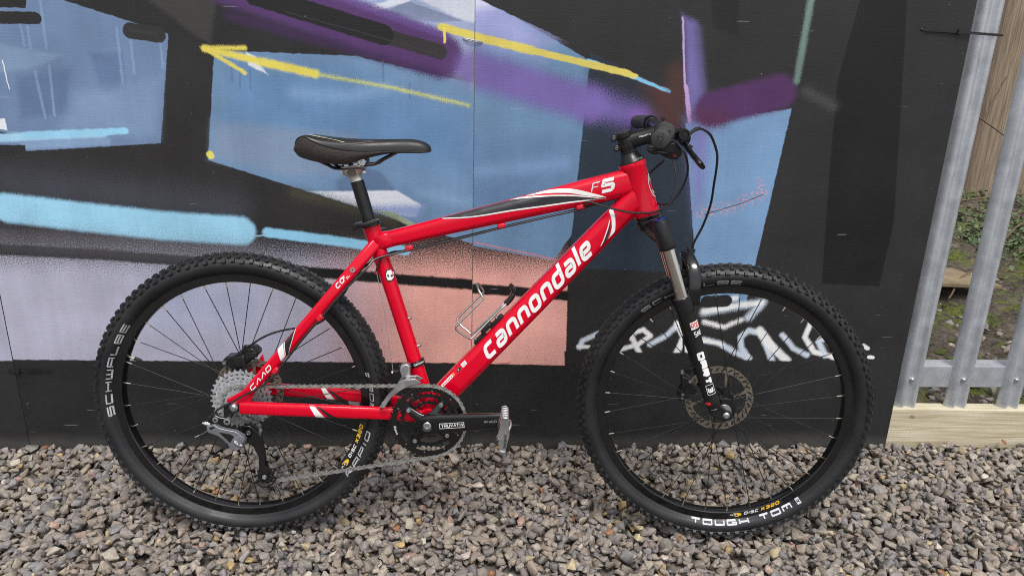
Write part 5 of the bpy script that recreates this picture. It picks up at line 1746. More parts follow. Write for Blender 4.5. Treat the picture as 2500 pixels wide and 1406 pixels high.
mb.prism([(.017, .283), (.033, .272), (.042, .250), (.0465, .215), (.0455, .172), (.051, .158), (.062, .156), (.066, .166), (.058, .185), (.056, .220), (.050, .258), (.036, .282)], -.0395, -.0375)
mb.build('inner_cage_plate', M['black_satin'], rd, bevel=.0006)
mb = MB()
mb.prism([(.047, .1640), (.031, .1500), (.033, .1475), (.052, .1545)], -.0560, -.0400)
mb.build('cage_tab', M['black_gloss'], rd, bevel=.0008)
for c in (JL, JU):
    mb = toothed(11, .0222, .006, -.0485, -.0460, .0040)
    mb.lathe([(.006, -.0500), (.0165, -.0500), (.0165, -.0445), (.006, -.0445)], seg=22)
    mb.build('jockey_wheel', M['black_matt'], rd, Matrix.Translation(c))
    mb = MB()
    mb.lathe([(.0001, -.0580), (.0024, -.0580), (.0027, -.0592), (.0050, -.0588), (.0054, -.056), (.0054, -.050)], c, 14, closed=False)
    mb.build('pivot_bolt', M['silver'], rd)
mb = MB()
mb.tube([(.0690 + .006 * 0, -.0555, .1700), (.0745, -.0555, .166), (.0700, -.0555, .1590)], .0018, 6)
mb.tube([(JL.x + .0245 * math.cos(RAD(a)), -.0545, JL.z + .0245 * math.sin(RAD(a))) for a in range(-150, 20, 17)], [(.0022, .0015)] * 10, sect=SSQ, lat=(0, 1, 0))
mb.build('chain_guard', M['black_satin'], rd)

cal = empty('rear_brake_caliper', bike)
mb = MB()
mb.prism([(-0.0582, 0.4075), (-0.049, 0.4197), (-0.0318, 0.4215), (-0.017, 0.4322), (-0.0023, 0.4415), (0.0148, 0.4433), (0.0257, 0.433), (0.0253, 0.4241), (0.0105, 0.4118), (-0.0012, 0.4056), (-0.0134, 0.3903), (-0.0307, 0.387), (-0.0417, 0.3958)], .028, .068)
mb.build('caliper_body', M['black_satin'], cal, bevel=.003)
mb = MB()
mb.cyl((-.014, .020, .412), (-.014, .030, .412), .013, .012, seg=20)
mb.box((.016, .030, .428), (.018, .014, .012))
mb.box((.0, .034, .443), (.012, .012, .010))
mb.build('caliper_piston', M['black_matt'], cal, bevel=.001)
for (x, z) in ((-.0495, .408), (-.008, .4225)):
    mb = MB()
    mb.cyl((x, .022, z), (x, .032, z), .0042, seg=10)
    mb.build('caliper_bolt', M['silver'], cal)
mb = MB()
mb.prism([(-0.0084, 0.3709), (-0.0034, 0.3861), (0.0173, 0.4015), (0.0296, 0.4227), (0.0343, 0.3988), (.045, .385), (0.007, 0.3652)], .050, .058)
mb.build('disc_mount', M['red'], frame, bevel=.002)

fd = empty('front_derailleur', bike)
mb = MB()
ax_ = Vector((-.1312, 0, .4238)).normalized()
cc = Vector((.3945, 0, .4255))
mb.tube([cc - ax_ * .0062, cc - ax_ * .0060, cc + ax_ * .0060, cc + ax_ * .0062], [.0168, .0195, .0195, .0168], 26)
mb.box((.381, -.010, .418), (.012, .030, .014))
mb.build('clamp_band', M['black_gloss'], fd, bevel=.001)
q, L = text_quads('DEORE', .0042, .0046, .0009, .0009, slant=.2, r=.15)
def fd_map(u, v, l):
    a = RAD(-58) + u / .0197
    fx = Vector((ax_.z, 0, -ax_.x))
    return cc + ax_ * (-.002 + v) + fx * (.0199 * math.sin(a + RAD(45))) + Vector((0, -.0199 * math.cos(a + RAD(45)) - l, 0))
print_quads('lettering', q, fd_map, M['white_print'], fd, .003)
mb = MB()
mb.prism([(0.3644, 0.4307), (0.3769, 0.4357), (0.3849, 0.431), (0.3848, 0.412), (0.3893, 0.4001), (0.3688, 0.3949), (0.3654, 0.4068), (0.361, 0.4211)], -.045, -.024)
mb.build('linkage', M['silver'], fd, bevel=.0025)
mb = MB()
mb.box((.3645, -.036, .421), (.012, .016, .016))
mb.cyl((.360, -.040, .417), (.347, -.042, .4148), .0040, seg=10)
mb.build('cable_clamp', M['black_satin'], fd, bevel=.001)
mb = MB()
mb.cyl((.3475, -.042, .4150), (.3440, -.0424, .4144), .0034, seg=6)
mb.build('clamp_bolt', M['silver'], fd)
mb = MB()
pl = [(0.364, 0.4011), (0.3719, 0.4048), (0.3988, 0.4064), (0.4123, 0.3996), (0.4033, 0.3955), (0.383, 0.3907), (0.3627, 0.3773), (0.3446, 0.3627), (0.3308, 0.3397), (0.3183, 0.3383), (0.3355, 0.3625), (0.3538, 0.3843)]
mb.prism(pl, -.0632, -.0618)
mb.prism([(x + .002, z + .003) for x, z in pl], -.0452, -.0438)
mb.box((.322, -.0535, .339), (.008, .018, .0018))
mb.box((.388, -.0535, .4065), (.022, .018, .0018), Matrix.Rotation(RAD(-4), 3, 'Y'))
mb.build('cage', M['silver'], fd, bevel=.0004)

# ------------------------------------------------------------------ saddle and seat post
sp_ = empty('seat_post', bike)
mb = MB()
pdv = Vector((0.2953 - 0.2676, 0, 0.737 - 0.8343)).normalized()
ptop = Vector((.2672, 0, .8335))
mb.tube([ptop, ptop + pdv * .001, ptop + pdv * .105], [.0138, .0146, .0146], 24)
mb.build('post_tube', M['black_satin'], sp_)
mb = MB()
mb.tube([ptop + pdv * .001, ptop - pdv * .006, ptop - pdv * .013, (.2610, 0, .8520), (.2608, 0, .8590)], [(.0142, .0142), (.0138, .014), (.0165, .016), (.0255, .020), (.0285, .0215)], sect=soft_sq(.8, 24), lat=(0, 1, 0))
mb.cyl((.2385, -.012, .8518), (.2385, .012, .8518), .0032, seg=12)
mb.cyl((.2855, -.012, .8528), (.2855, .012, .8528), .0032, seg=12)
mb.build('post_head', M['alu'], sp_)
mb = MB()
mb.lathe([(.0001, -.0225), (.009, -.0225), (.0095, -.018)], (.2595, 0, .8520), 20, closed=False)
mb.build('post_head_hole', M['tan_print'], sp_)
mb = MB()
mb.tube([(.2380, 0, .8620), (.2620, 0, .8650), (.2870, 0, .8655)], [(.0045, .026), (.006, .028), (.0045, .026)], sect=SSQ, lat=(0, 1, 0))
mb.cyl((.2835, -.030, .8745), (.2835, -.017, .8745), .0085, seg=18)
mb.cyl((.2835, .030, .8745), (.2835, .017, .8745), .0085, seg=18)
mb.cyl((.2835, -.031, .8745), (.2835, -.029, .8745), .0035, seg=10)
mb.box((.250, -.026, .8665), (.010, .006, .006))
mb.box((.270, -.027, .8690), (.010, .006, .006))
mb.build('rail_clamp', M['silver'], sp_, bevel=.0012)
col_ = empty('seat_collar', bike)
mb = MB()
c0 = Vector((.2950, 0, .7400))
mb.tube([c0 + pdv * .0055, c0 + pdv * .0050, c0 - pdv * .0050, c0 - pdv * .0055], [.0195, .0225, .0225, .0195], 28)
mb.box((.268, 0, .7355), (.016, .024, .013), Matrix.Rotation(RAD(-16), 3, 'Y'))
mb.build('collar_band', M['black_gloss'], col_, bevel=.0015)
mb = MB()
mb.tube(spline([(.266, -.014, .7375), (.272, -.026, .7385), (.290, -.0285, .7425), (.312, -.024, .7500)], 5), [(.0052, .0025)] * 16, sect=SSQ, lat=(0, 1, 0))
mb.build('quick_release_lever', M['black_gloss'], col_)
mb = MB()
mb.cyl((.2625, -.0165, .7320), (.2625, .0165, .7320), .0052, seg=14)
mb.cyl((.2625, -.0185, .7320), (.2625, -.0160, .7320), .0022, seg=8)
mb.build('pivot_nut', M['black_gloss'], col_)

sd = empty('saddle', bike)
ST = [ # x, half width, top, seam, bottom
    (.1470, .034, .9060, .9000, .8930), (.1500, .048, .9150, .9100, .8870), (.1560, .057, .9225, .9190, .8835), (.1650, .063, .9275, .9245, .8805), (.1760, .0665, .9290, .9235, .8775), (.1900, .0680, .9280, .9165, .8745), (.2050, .0665, .9265, .9100, .8720),
    (.2250, .0610, .9255, .9045, .8698), (.2450, .0545, .9245, .9005, .8688), (.2620, .0480, .9240, .8985, .8715), (.2800, .0420, .9238, .8975, .8785), (.3000, .0362, .9238, .8975, .8840), (.3200, .0315, .9240, .8985, .8890), (.3450, .0272, .9245, .9000, .8935),
    (.3700, .0243, .9248, .9005, .8945), (.3900, .0222, .9238, .9000, .8950), (.4070, .0198, .9210, .8995, .8955), (.4180, .0165, .9165, .8990, .8962), (.4245, .0115, .9115, .8995, .8975), (.4272, .0050, .9065, .9010, .8995)]
def saddle_sections():
    xs_ = []
    A = spline([(r[0], r[1], r[2]) for r in ST], 3)
    B_ = spline([(r[0], r[3], r[4]) for r in ST], 3)
    return [(a.x, a.y, a.z, b.y, b.z) for a, b in zip(A, B_)]
secs = saddle_sections()
top_mb, side_mb, base_mb = MB(), MB(), MB()
NT = 18
def sad_top(x, hw, zt, zs, k):
    t = PI * k / NT
    y = -hw * math.cos(t)
    f = abs(math.sin(t)) ** .62
    dip = -.0045 * math.exp(-((y / max(.01, hw)) / .28) ** 2) * (1 if x < .30 else max(0, 1 - (x - .30) / .08)) * (1 if x > .165 else 0.4)
    return Vector((x, y, zs + (zt - zs) * f + dip))
vs, fs = [], []
for (x, hw, zt, zs, zb) in secs:
    vs += [sad_top(x, hw, zt, zs, k) for k in range(NT + 1)]
for i in range(len(secs) - 1):
    for k in range(NT):
        a = i * (NT + 1) + k
        fs.append((a, a + 1, a + NT + 2, a + NT + 1))
fs.append(tuple(range(NT + 1)))
top_mb.add(vs, fs)
top_mb.build('saddle_cover', M['saddle_top'], sd, sharp=0)
for sgn in (-1, 1):
    vs, fs = [], []
    for (x, hw, zt, zs, zb) in secs:
        for k in range(7):
            f = k / 6
            bul = math.sin(PI * f) * .0025 + (.0012 if k < 6 else 0)
            w = hw * (1 - .22 * f * f) + bul
            vs.append((x - (.004 * math.sin(PI * f) if x < .15 else 0), sgn * w, zs + (zb - zs) * f))
    for i in range(len(secs) - 1):
        for k in range(6):
            a = i * 7 + k
            fs.append((a, a + 1, a + 8, a + 7))
    side_mb.add(vs, fs)
# tail panel between the two skirts
vs, fs = [], []
x, hw, zt, zs, zb = secs[0]
for k in range(7):
    f = k / 6
    for j in range(9):
        g_ = -1 + 2 * j / 8
        w = hw * (1 - .22 * f * f)
        vs.append((x - .0035 * math.sin(PI * f) - .003 * (1 - g_ * g_), g_ * w, zs + (zb - zs) * f))
for k in range(6):
    for j in range(8):
        a = k * 9 + j
        fs.append((a, a + 1, a + 10, a + 9))
side_mb.add(vs, fs)
side_mb.build('saddle_skirt', M['saddle_side'], sd, sharp=0)
vs, fs = [], []
for (x, hw, zt, zs, zb) in secs:
    vs += [(x, -hw * .78, zb + .001), (x, 0, zb + .006), (x, hw * .78, zb + .001)]
for i in range(len(secs) - 1):
    for k in range(2):
        a = i * 3 + k
        fs.append((a, a + 1, a + 4, a + 3))
base_mb.add(vs, fs)
base_mb.build('saddle_base', M['black_matt'], sd, sharp=0)
# piping along the seam
mb = MB()
for sgn in (-1, 1):
    mb.tube([(x, sgn * (hw + .0012), zs) for (x, hw, zt, zs, zb) in secs], .0011, 6)
mb.build('piping', M['black_gloss'], sd)
def sad_surface(x, yf):
    for i in range(len(secs) - 1):
        if secs[i][0] <= x <= secs[i + 1][0]:
            t = (x - secs[i][0]) / (secs[i + 1][0] - secs[i][0])
            s = [secs[i][j] * (1 - t) + secs[i + 1][j] * t for j in range(5)]
            tt_ = math.acos(max(-1, min(1, -yf))) * NT / PI
            k = int(tt_)
            p0, p1 = sad_top(s[0], s[1], s[2], s[3], k), sad_top(s[0], s[1], s[2], s[3], min(NT, k + 1))
            p = p0 * (1 - (tt_ - k)) + p1 * (tt_ - k)
            return p + Vector((0, -.0004 if yf < 0 else .0004, .0011))
    return Vector((x, 0, .92))
def sad_print(pl, mat):
    print_quads('saddle_print', [(0, q) for q in pl], lambda u, v, l: sad_surface(u, v), mat, sd, .004)
for s in (-1, 1):
    sad_print([[(.178, s * .62), (.208, s * .70), (.210, s * .74), (.178, s * .72)], [(.208, s * .70), (.252, s * .90), (.250, s * .91), (.210, s * .74)], [(.180, s * .56), (.196, s * .60), (.214, s * .57), (.196, s * .56)]], M['cream_print'])
    sad_print([[(.240, s * .96), (.268, s * .965), (.268, s * .93), (.244, s * .935)], [(.268, s * .965), (.318, s * .80), (.300, s * .80), (.268, s * .93)], [(.250, s * .70), (.300, s * .74), (.318, s * .80), (.300, s * .80)]], M['tan_print'])
mb = MB()
for s in (-1, 1):
    mb.tube(spline([(.186, s * .040, .880), (.212, s * .030, .867), (.2236, s * .023, .8605), (.2413, s * .022, .8599), (.2612, s * .022, .8640), (.2908, s * .022, .8680), (.3106, s * .021, .8713), (.3225, s * .020, .8790), (.3562, s * .012, .8975)], 5), .0035, 8)
mb.build('saddle_rail', M['black_gloss'], sd)

# ------------------------------------------------------------------ headset, stem, bar
hs = empty('headset', bike)
mb = MB()
hx = hd.normalized()
mb.tube([HT1 + hx * .0, HT1 + hx * .002, HT1 + hx * .006, HT1 + hx * .014, HT1 + hx * .021], [.0292, .0294, .0270, .0205, .0185], 30)
mb.build('headset_cover', M['black_satin'], hs)
for i, o_ in enumerate((.0215, .0285)):
    mb = MB()
    mb.tube([HT1 + hx * (o_ + a) for a in (0, .0005, .006, .0065)], [.0170, .0178, .0178, .0170], 26)
    mb.build('headset_spacer', M['black_satin'], hs)
mb = MB()
mb.tube([HT0 - hx * 0.0, HT0 - hx * .002, HT0 - hx * .006, HT0 - hx * .011], [.0292, .0295, .0285, .0260], 30)
mb.build('headset_cup', M['black_gloss'], hs)
q, L = text_quads('OPTION', .0032, .0038, .0007, .0008, r=.1)
fxh = Vector((hx.z, 0, -hx.x))
print_quads('lettering', q, lambda u, v, l: HT1 + hx * (.0032 + v) + fxh * ((.0291 - v * .55) * math.sin(u / .027 + .05)) + Vector((0, -(.0291 - v * .55) * math.cos(u / .027 + .05) - .0005, 0)), M['tyre_print_dim'], hs, .003)

stem = empty('stem', bike, STEER)
s0 = HT1 + hx * .035
s1 = HT1 + hx * .070
sc_ = Vector((.8475, 0, .9300))
bc = Vector((.9235, 0, .9530))
mb = MB()
mb.tube([s0 - hx * .0005, s0, s0 + hx * .007, s0 + hx * .009, s0 + hx * .0195, s0 + hx * .0215, s0 + hx * .0295, s0 + hx * .0310], [.0175, .0202, .0202, .0172, .0172, .0205, .0205, .0175], 30)
mb.tube([sc_, sc_ + (bc - sc_) * .25, sc_ + (bc - sc_) * .7, bc - (bc - sc_) * .12], [(.0165, .0175), (.0170, .0170), (.0168, .0168), (.0180, .020)], sect=soft_sq(.8, 24), lat=(0, 1, 0))
mb.tube([bc + Vector((0, y, 0)) for y in (-.0235, -.0225, .0225, .0235)], [.0195, .0212, .0212, .0195], 28)
for h_ in (.0035, .0255):
    c = s0 + hx * h_ - Vector((hx.z, 0, -hx.x)) * .0225
    mb.tube([c + Vector((0, y, 0)) for y in (-.0135, -.0125, .0125, .0135)], [.0055, .0068, .0068, .0055], 16)
    c2 = s0 + hx * h_
    mb.tube([c, c2], [(.0060, .0115), (.0040, .0190)], sect=SSQ, lat=(0, 1, 0))
mb.build('stem_body', M['black_satin'], stem, sharp=45)
for h_ in (.0035, .0255):
    c = s0 + hx * h_ - Vector((hx.z, 0, -hx.x)) * .0225
    mb = MB()
    mb.lathe([(.0001, -.0128), (.0014, -.0128), (.0016, -.0146), (.0031, -.0144), (.0033, -.012)], c, 12, closed=False)
    mb.build('stem_bolt', M['grey_paint'], stem)
mb = MB()
mb.tube([s0 + hx * .0308, s0 + hx * .0330, s0 + hx * .0342], [.0178, .0172, .013], 28)
mb.build('top_cap', M['black_gloss'], stem)
sdv = (bc - sc_).normalized()
snv = Vector((-sdv.z, 0, sdv.x))
def stem_map(u0, a0, s):
    def f(u, v, l):
        a = a0 + v * s / .017
        return sc_ + sdv * (u0 + u * s) + snv * (.0172 * math.sin(a)) + Vector((0, -.0176 * math.cos(a) - l, 0))
    return f
q, L = text_quads('TRUVATIV', .0042, .0040, .0008, .0007, slant=.2, r=.06)
print_quads('lettering', q, stem_map(.026, .12, .75), M['white_print'], stem, .003)
q = [(0, [tuple(v) for v in qq]) for qq in ribbon([(0, 0), (.004, .008), (.014, .008), (.011, 0)], .001, False)]
print_quads('lettering', q, stem_map(.030, .52, 1), M['white_print'], stem, .003)

hb = empty('handlebar', bike, STEER)
barpts = [(.8885, -.312, .9540), (.8985, -.26, .9575), (.9085, -.20, .9610), (.9165, -.14, .9615), (.9215, -.09, .9575), (.9235, -.05, .9535), (.9235, 0, .9530), (.9235, .05, .9535), (.9215, .09, .9575), (.9165, .14, .9620), (.9085, .20, .9640), (.8985, .26, .9640), (.8885, .312, .9625)]
mb = MB()
bp_ = spline(barpts, 3)
mb.tube(bp_, [.0111 if abs(p.y) > .10 else (.0155 if abs(p.y) < .045 else .0155 - (abs(p.y) - .045) / .055 * .0044) for p in bp_], 18)
mb.build('bar', M['black_gloss'], hb)
for s in (-1, 1):
    pts = [p for p in bp_ if p.y * s > .188]
    if s < 0:
        pts = pts[::-1]
    # pts run outwards
    e = (pts[-1] - pts[-2]).normalized()
    g_ = MB()
    rr = [.0178] + [.0160 + (.0006 if i % 2 else 0) for i in range(len(pts) - 2)] + [.0165]
    g_.tube(pts + [pts[-1] + e * .0025, pts[-1] + e * .0040], rr + [.0165, .0150], 28)
    g_.build('grip', M['grip'], hb, sharp=50)
    ec = pts[-1] + e * .0043
    ux = (Vector((0, 0, 1)) - e * e.z).normalized()
    uy = ux.cross(e) * (1 if s < 0 else -1)
    em = lambda u, v, l: ec + e * (.0003 + l) + uy * u + ux * v
    q = [(0, [tuple(v) for v in qq]) for qq in ribbon([(-.006, -.0095), (.003, -.0095), (.004, -.001), (.0065, .004), (.005, .0100), (-.001, .0100), (-.004, .002), (-.0065, -.004)], .0006, True)]
    q += [(1, [tuple(v) for v in qq]) for qq in ribbon([(-.006, .006), (-.001, .0035), (.004, .006), (.003, -.002), (.001, -.006), (-.003, -.002)], .0007, True)]
    print_quads('grip_emblem', q, em, M['black_matt'], hb, .003)
    g_ = MB()
    for i in range(4):
        p = pts[-1] - e * (.012 + i * .0035)
        d = (uy * .8 + ux * .6).normalized()
        g_.box(p + d * .0163, (.0016, .0016, .008), None)
    g_.build('grip_rib', M['black_matt'], hb)
    # brake lever: clamp, body, reservoir, blade
    lev = MB()
    cpt = Vector((.913, s * .172, .9615))
    lev.tube([cpt + Vector((.0004, -.006 * s, 0)), cpt + Vector((-.0004, .006 * s, 0))], [.0165, .0165], 22)
    lev.box((.926, s * .172, .956), (.020, .012, .016), Matrix.Rotation(RAD(28), 3, 'Y'))
    lev.tube(spline([(.934, s * .130, .9575), (.938, s * .155, .9555), (.941, s * .185, .9530), (.944, s * .204, .9490)], 4), [(.0115, .0095)] * 13, sect=SSQ)
    lev.box((.948, s * .190, .9405), (.026, .030, .006), Matrix.Rotation(RAD(33), 3, 'Y'))
    lev.build('brake_lever', M['black_satin'], hb, bevel=.001)
    r_ = MB()
    r_.lathe([(.0001, -.0015), (.0035, -.0015), (.004, .0012), (.0072, .0012), (.0080, -.002), (.0100, -.002), (.0108, .001), (.0108, .052), (.0001, .052)] if s < 0 else [(.0001, .0015), (.0035, .0015), (.004, -.0012), (.0072, -.0012), (.0080, .002), (.0100, .002), (.0108, -.001), (.0108, -.052), (.0001, -.052)], (.9415, s * .212, .9578), 24, closed=False)
    r_.build('brake_reservoir', M['black_satin'], hb)
    bl = MB()
    bl.tube(spline([(.9400, s * .186, .9440), (.9490, s * .206, .9350), (.9565, s * .228, .9235), (.9635, s * .250, .9140), (.9700, s * .268, .9055)], 5), [(.0090, .005)] * 6 + [(.0104, .005)] * 6 + [(.0120, .0055)] * 7 + [(.0112, .005), (.0085, .004)], sect=SSQ, lat=(.55, 0, .6))
    bl.build('lever_blade', M['black_gloss'], hb)
    pb_ = MB()
    pb_.cyl((.9355, s * .198, .9485), (.9355, s * .203, .9485), .0028, seg=8)
    pb_.cyl((.9500, s * .206, .9378), (.9500, s * .211, .9378), .0026, seg=8)
    pb_.build('lever_pin', M['silver'], hb)
    sh = MB()
    pod = [(0.8765, 0.9269), (0.8808, 0.9345), (0.891, 0.934), (0.905, 0.9265), (0.9168, 0.9392), (0.9293, 0.9425), (0.9423, 0.9289), (0.9441, 0.9201), (0.934, 0.9085), (0.9227, 0.9100), (0.909, 0.9146), (0.902, 0.9185), (0.89, 0.9172), (0.8785, 0.9214)]
    sh.prism(pod, s * .150, s * .186)
    sh.build('shifter', M['black_matt'], hb, bevel=.004)
    sl_ = MB()
    sl_.tube(spline([(.934, s * .176, .921), (.918, s * .192, .921), (.898, s * .200, .9235), (.881, s * .200, .9265)], 4), [(.006, .003)] * 13, sect=SSQ, lat=(0, 0, 1))
    sl_.build('shift_paddle', M['black_gloss'], hb)
    if s < 0:
        rb_ = MB()
        rb_.box((.9265, -.1868, .9180), (.014, .0012, .0022), Matrix.Rotation(RAD(20), 3, 'Y'))
        rb_.build('shifter_mark', M['red_print'], hb)
    else:
        rb_ = MB()
        rb_.cyl((.930, .150, .966), (.938, .150, .979), .0042, seg=10)
        rb_.box((.928, .150, .968), (.012, .020, .010))
        rb_.build('lever_adjuster', M['black_satin'], hb, bevel=.001)
        gl_ = MB()
        gl_.tube([(.9100, .190, .9636), (.9120, .182, .9634)], [.0185, .0185], 20)
        gl_.build('grip_collar', M['black_gloss'], hb)

# ------------------------------------------------------------------ fork
fk = empty('fork', bike, STEER)
fa = Vector((.3371, 0, -.9415))
def leg_pt(y, z):
    return Vector((.9430 + (.7155 - z) * .358, y, z))
mb = MB()
cx0 = HT0 - hx * .011
mb.tube([cx0 + hx * .002, cx0, cx0 - hx * .014, cx0 - hx * .020], [.0265, .0280, .0265, .022], 30)
for s in (-1, 1):
    # crown arm from the steerer root to the leg, with a deep web below
    mb.tube([(.9080, 0, .7490), (.9170, s * .025, .7460), (.9280, s * .047, .7420), (.9340, s * .060, .7400)], [(.020, .016), (.0215, .0175), (.0225, .0185), (.0215, .0185)], sect=soft_sq(.7, 20), lat=(.94, 0, .34))
    mb.tube([leg_pt(s * .061, .7700), leg_pt(s * .061, .7680), leg_pt(s * .061, .7180), leg_pt(s * .061, .7120), leg_pt(s * .061, .7105)], [.0175, .0190, .0192, .0186, .0172], 28)
mb.build('fork_crown', M['black_satin'], fk, sharp=45)
for s in (-1, 1):
    mb = MB()
    mb.tube([leg_pt(s * .061, .725), leg_pt(s * .061, .595)], [.0146, .0146], 32)
    mb.build('stanchion', M['chrome'], fk)
    mb = MB()
    zz = (.6065, .6060, .6050, .585, .578, .555, .50, .42, .375, .362, .356)
    rr = (.0152, .0195, .0212, .0212, .0205, .0182, .0172, .0170, .0170, .0168, .0135)
    mb.tube([leg_pt(s * .061, z) for z in zz], list(rr), 32)
    mb.build('lower_leg', M['black_satin'], fk, sharp=35)
    mb = MB()
    mb.lathe([(.0152, 0), (.0165, 0), (.0165, .002), (.0152, .002)], seg=30)
    R = (-fa).to_track_quat('Y', 'Z').to_matrix().to_4x4()
    mb.build('wiper_seal', M['silver'], fk, Matrix.Translation(leg_pt(s * .061, .6055)) @ R)
    mb = MB()
    mb.prism([(1.0540, .3760), (1.0800, .3660), (1.1000, .3500), (1.1130, .3450), (1.1140, .3300), (1.1020, .3240), (1.0860, .3280), (1.0700, .3330), (1.0610, .3460)], s * .0545, s * .0635)
    mb.build('fork_dropout', M['black_satin'], fk, bevel=.002)
    mb = MB()
    mb.cyl(leg_pt(s * .061, .357), leg_pt(s * .061, .352), .0085, seg=14)
    mb.build('foot_nut', M['alu'], fk)
mb = MB()
mb.tube(spline([(1.0060, -.060, .592), (1.0085, -.060, .628), (1.0050, -.050, .664), (.9960, -.028, .685), (.9920, 0, .690), (.9960, .028, .685), (1.0050, .050, .664), (1.0085, .060, .628), (1.0060, .060, .592)], 4),
        [(.0065, .0150)] * 4 + [(.0065, .0135)] * 25 + [(.0065, .0150)] * 4, sect=SSQ, lat=None)
mb.build('fork_brace', M['black_gloss'], fk, sharp=0)
mb = MB()
kb = leg_pt(-.061, .770)
mb.tube([kb - fa * .003, kb - fa * .0055, kb - fa * .0065], [.0125, .0122, .010], 24, mi=0)
mb.tube([kb - fa * -.001, kb - fa * .0035], [.0160, .0152], 24, mi=1)
mb.box(tuple(kb - fa * .0065), (.005, .024, .004), Matrix.Rotation(RAD(20), 3, 'Y'), mi=1)
mb.build('damper_knob', [M['blue_knob'], M['black_gloss']], fk)
mb = MB()
kb2 = leg_pt(.061, .770)
mb.tube([kb2, kb2 - fa * .006], [.0150, .0145], 24)
mb.build('spring_cap', M['black_gloss'], fk)
# decals on the near leg
fn = Vector((.9415, 0, .3371))
def leg_map(z0, a0, r, down):
    """down: text runs down the leg with its tops forward; else it runs round the leg"""
    c = leg_pt(-.061, z0)
    def f(u, v, l):
        if down:
            p, w = c + fa * u, v
        else:
            p, w = c - fa * v, u
        a = a0 + w / r
        return p + fn * ((r + .0006 + l) * math.sin(a)) + Vector((0, -(r + .0006 + l) * math.cos(a), 0))
    return f
f = leg_map(.5395, RAD(12), .0182, False)
print_quads('lettering', [(0, [(-.004, -.0015), (.024, -.0015), (.024, .0150), (-.004, .0150)])], leg_map(.5395, RAD(12), .0180, False), M['white_print'], fk, .003)
q, L = text_quads('ROCK', .0120, .0062, .0018, .0010, r=.08)
print_quads('lettering', q, lambda u, v, l: f(u - .0030, v + .0008, l + .0001), M['red_print'], fk, .003)
q, L = text_quads('SHOX', .0120, .0062, .0019, .0010, r=.08)
f2 = leg_map(.5215, RAD(12), .0178, False)
print_quads('lettering', q, lambda u, v, l: f2(u - .001, v, l), M['white_print'], fk, .003)
f3 = leg_map(.4890, RAD(-14), .0172, True)
q, L = text_quads('DART', .0165, .0195, .0060, .0012, r=.05)
print_quads('lettering', q, lambda u, v, l: f3(u * .95 + .002, v, l), M['white_print'], fk, .003)
bx_ = [(0, [tuple(v) for v in qq]) for qq in ribbon([(.0805, -.0002), (.1035, -.0002), (.1035, .0168), (.0805, .0168)], .0010, True)]
print_quads('lettering', bx_, f3, M['white_print'], fk, .003)
q, L = text_quads('3', .0120, .0130, .0034, 0, r=.2)
print_quads('lettering', q, lambda u, v, l: f3(.0860 + u, .0018 + v, l), M['white_print'], fk, .003)
f4 = leg_map(.3720, RAD(-38), .0170, True)
print_quads('lettering', fan([(.0075 * math.cos(2 * PI * i / 14), .0042 * math.sin(2 * PI * i / 14)) for i in range(14)], 1), lambda u, v, l: f4(v, u, l), M['red_print'], fk, .003)

fc = empty('front_brake_caliper', bike, STEER)
mb = MB()
mb.prism([(1.01, 0.3929), (1.0293, 0.3845), (1.0471, 0.3624), (1.0449, 0.3468), (1.033, 0.3383), (1.0243, 0.3358), (1.0176, 0.3295), (1.0067, 0.3308), (1.0048, 0.3443), (1.0134, 0.3604)], .026, .066)
mb.build('caliper_body', M['black_satin'], fc, bevel=.003)
mb = MB()
mb.cyl((1.031, .0205, .357), (1.031, .028, .357), .0125, .0115, seg=20)
mb.build('caliper_piston', M['black_matt'], fc)
mb = MB()
mb.prism([(1.0164, 0.3991), (1.0386, 0.41), (1.0650, .412), (1.0640, .400), (1.0408, 0.4020), (1.030, .388), (1.0239, 0.3900)], .050, .060)
mb.build('caliper_bracket', M['black_satin'], fc, bevel=.0015)
for (x, z) in ((1.029, .3806), (1.0145, .3382), (1.0150, .3470)):
    mb = MB()
    mb.cyl((x, .0225, z), (x, .0300, z), .0034, seg=10)
    mb.build('caliper_bolt', M['silver'], fc)
mb = MB()
mb.cyl((1.0125, .045, .392), (1.0125, .045, .402), .0042, seg=8)
mb.build('banjo', M['alu'], fc)

# ------------------------------------------------------------------ cables
def SP(p):
    return STEER @ Vector(p)
def cable(name, pts, r=.0023, mat='cable'):
    c = MB()
    c.tube(spline(pts, 8), r, 8)
    c.build(name, M[mat], bike)
cable('brake_hose', [SP((.9450, -.185, .9485)), SP((.9560, -.188, .9600)), SP((.9690, -.175, .9675)), SP((.9859, -.145, .9646)), SP((1.0025, -.125, .9550)), SP((1.0154, -.11, .9351)), SP((1.0240, -.10, .9127)), SP((1.0270, -.085, .8830)), SP((1.0300, -.055, .8500)), SP((1.0330, -.02, .8050)), SP((1.0240, 0.0, .7550)), SP((1.0085, .005, .7150)), SP((1.0060, .012, .6900)), SP((1.006, .030, .655)), SP((1.001, .052, .610)), SP((1.0080, .058, .55)), SP((1.0090, .052, .49)), SP((1.0123, .050, .4462)), SP((1.0130, .046, .4122)), SP((1.0125, .045, .402))], .0026)
mb = MB()
mb.tube(spline([SP((.9540, -.187, .9585)), SP((.9640, -.180, .9655)), SP((.9740, -.168, .9680))], 4), .0038, 8)
mb.build('hose_sleeve', M['cable'], bike)
mb = MB()
mb.box(tuple(SP((1.0030, .006, .6960))), (.016, .014, .012), Matrix.Rotation(RAD(15), 3, 'Y'))
mb.cyl(SP((.990, -.010, .698)), SP((.992, -.010, .684)), .003, seg=8)
mb.build('hose_clip', M['black_matt'], bike, bevel=.001)
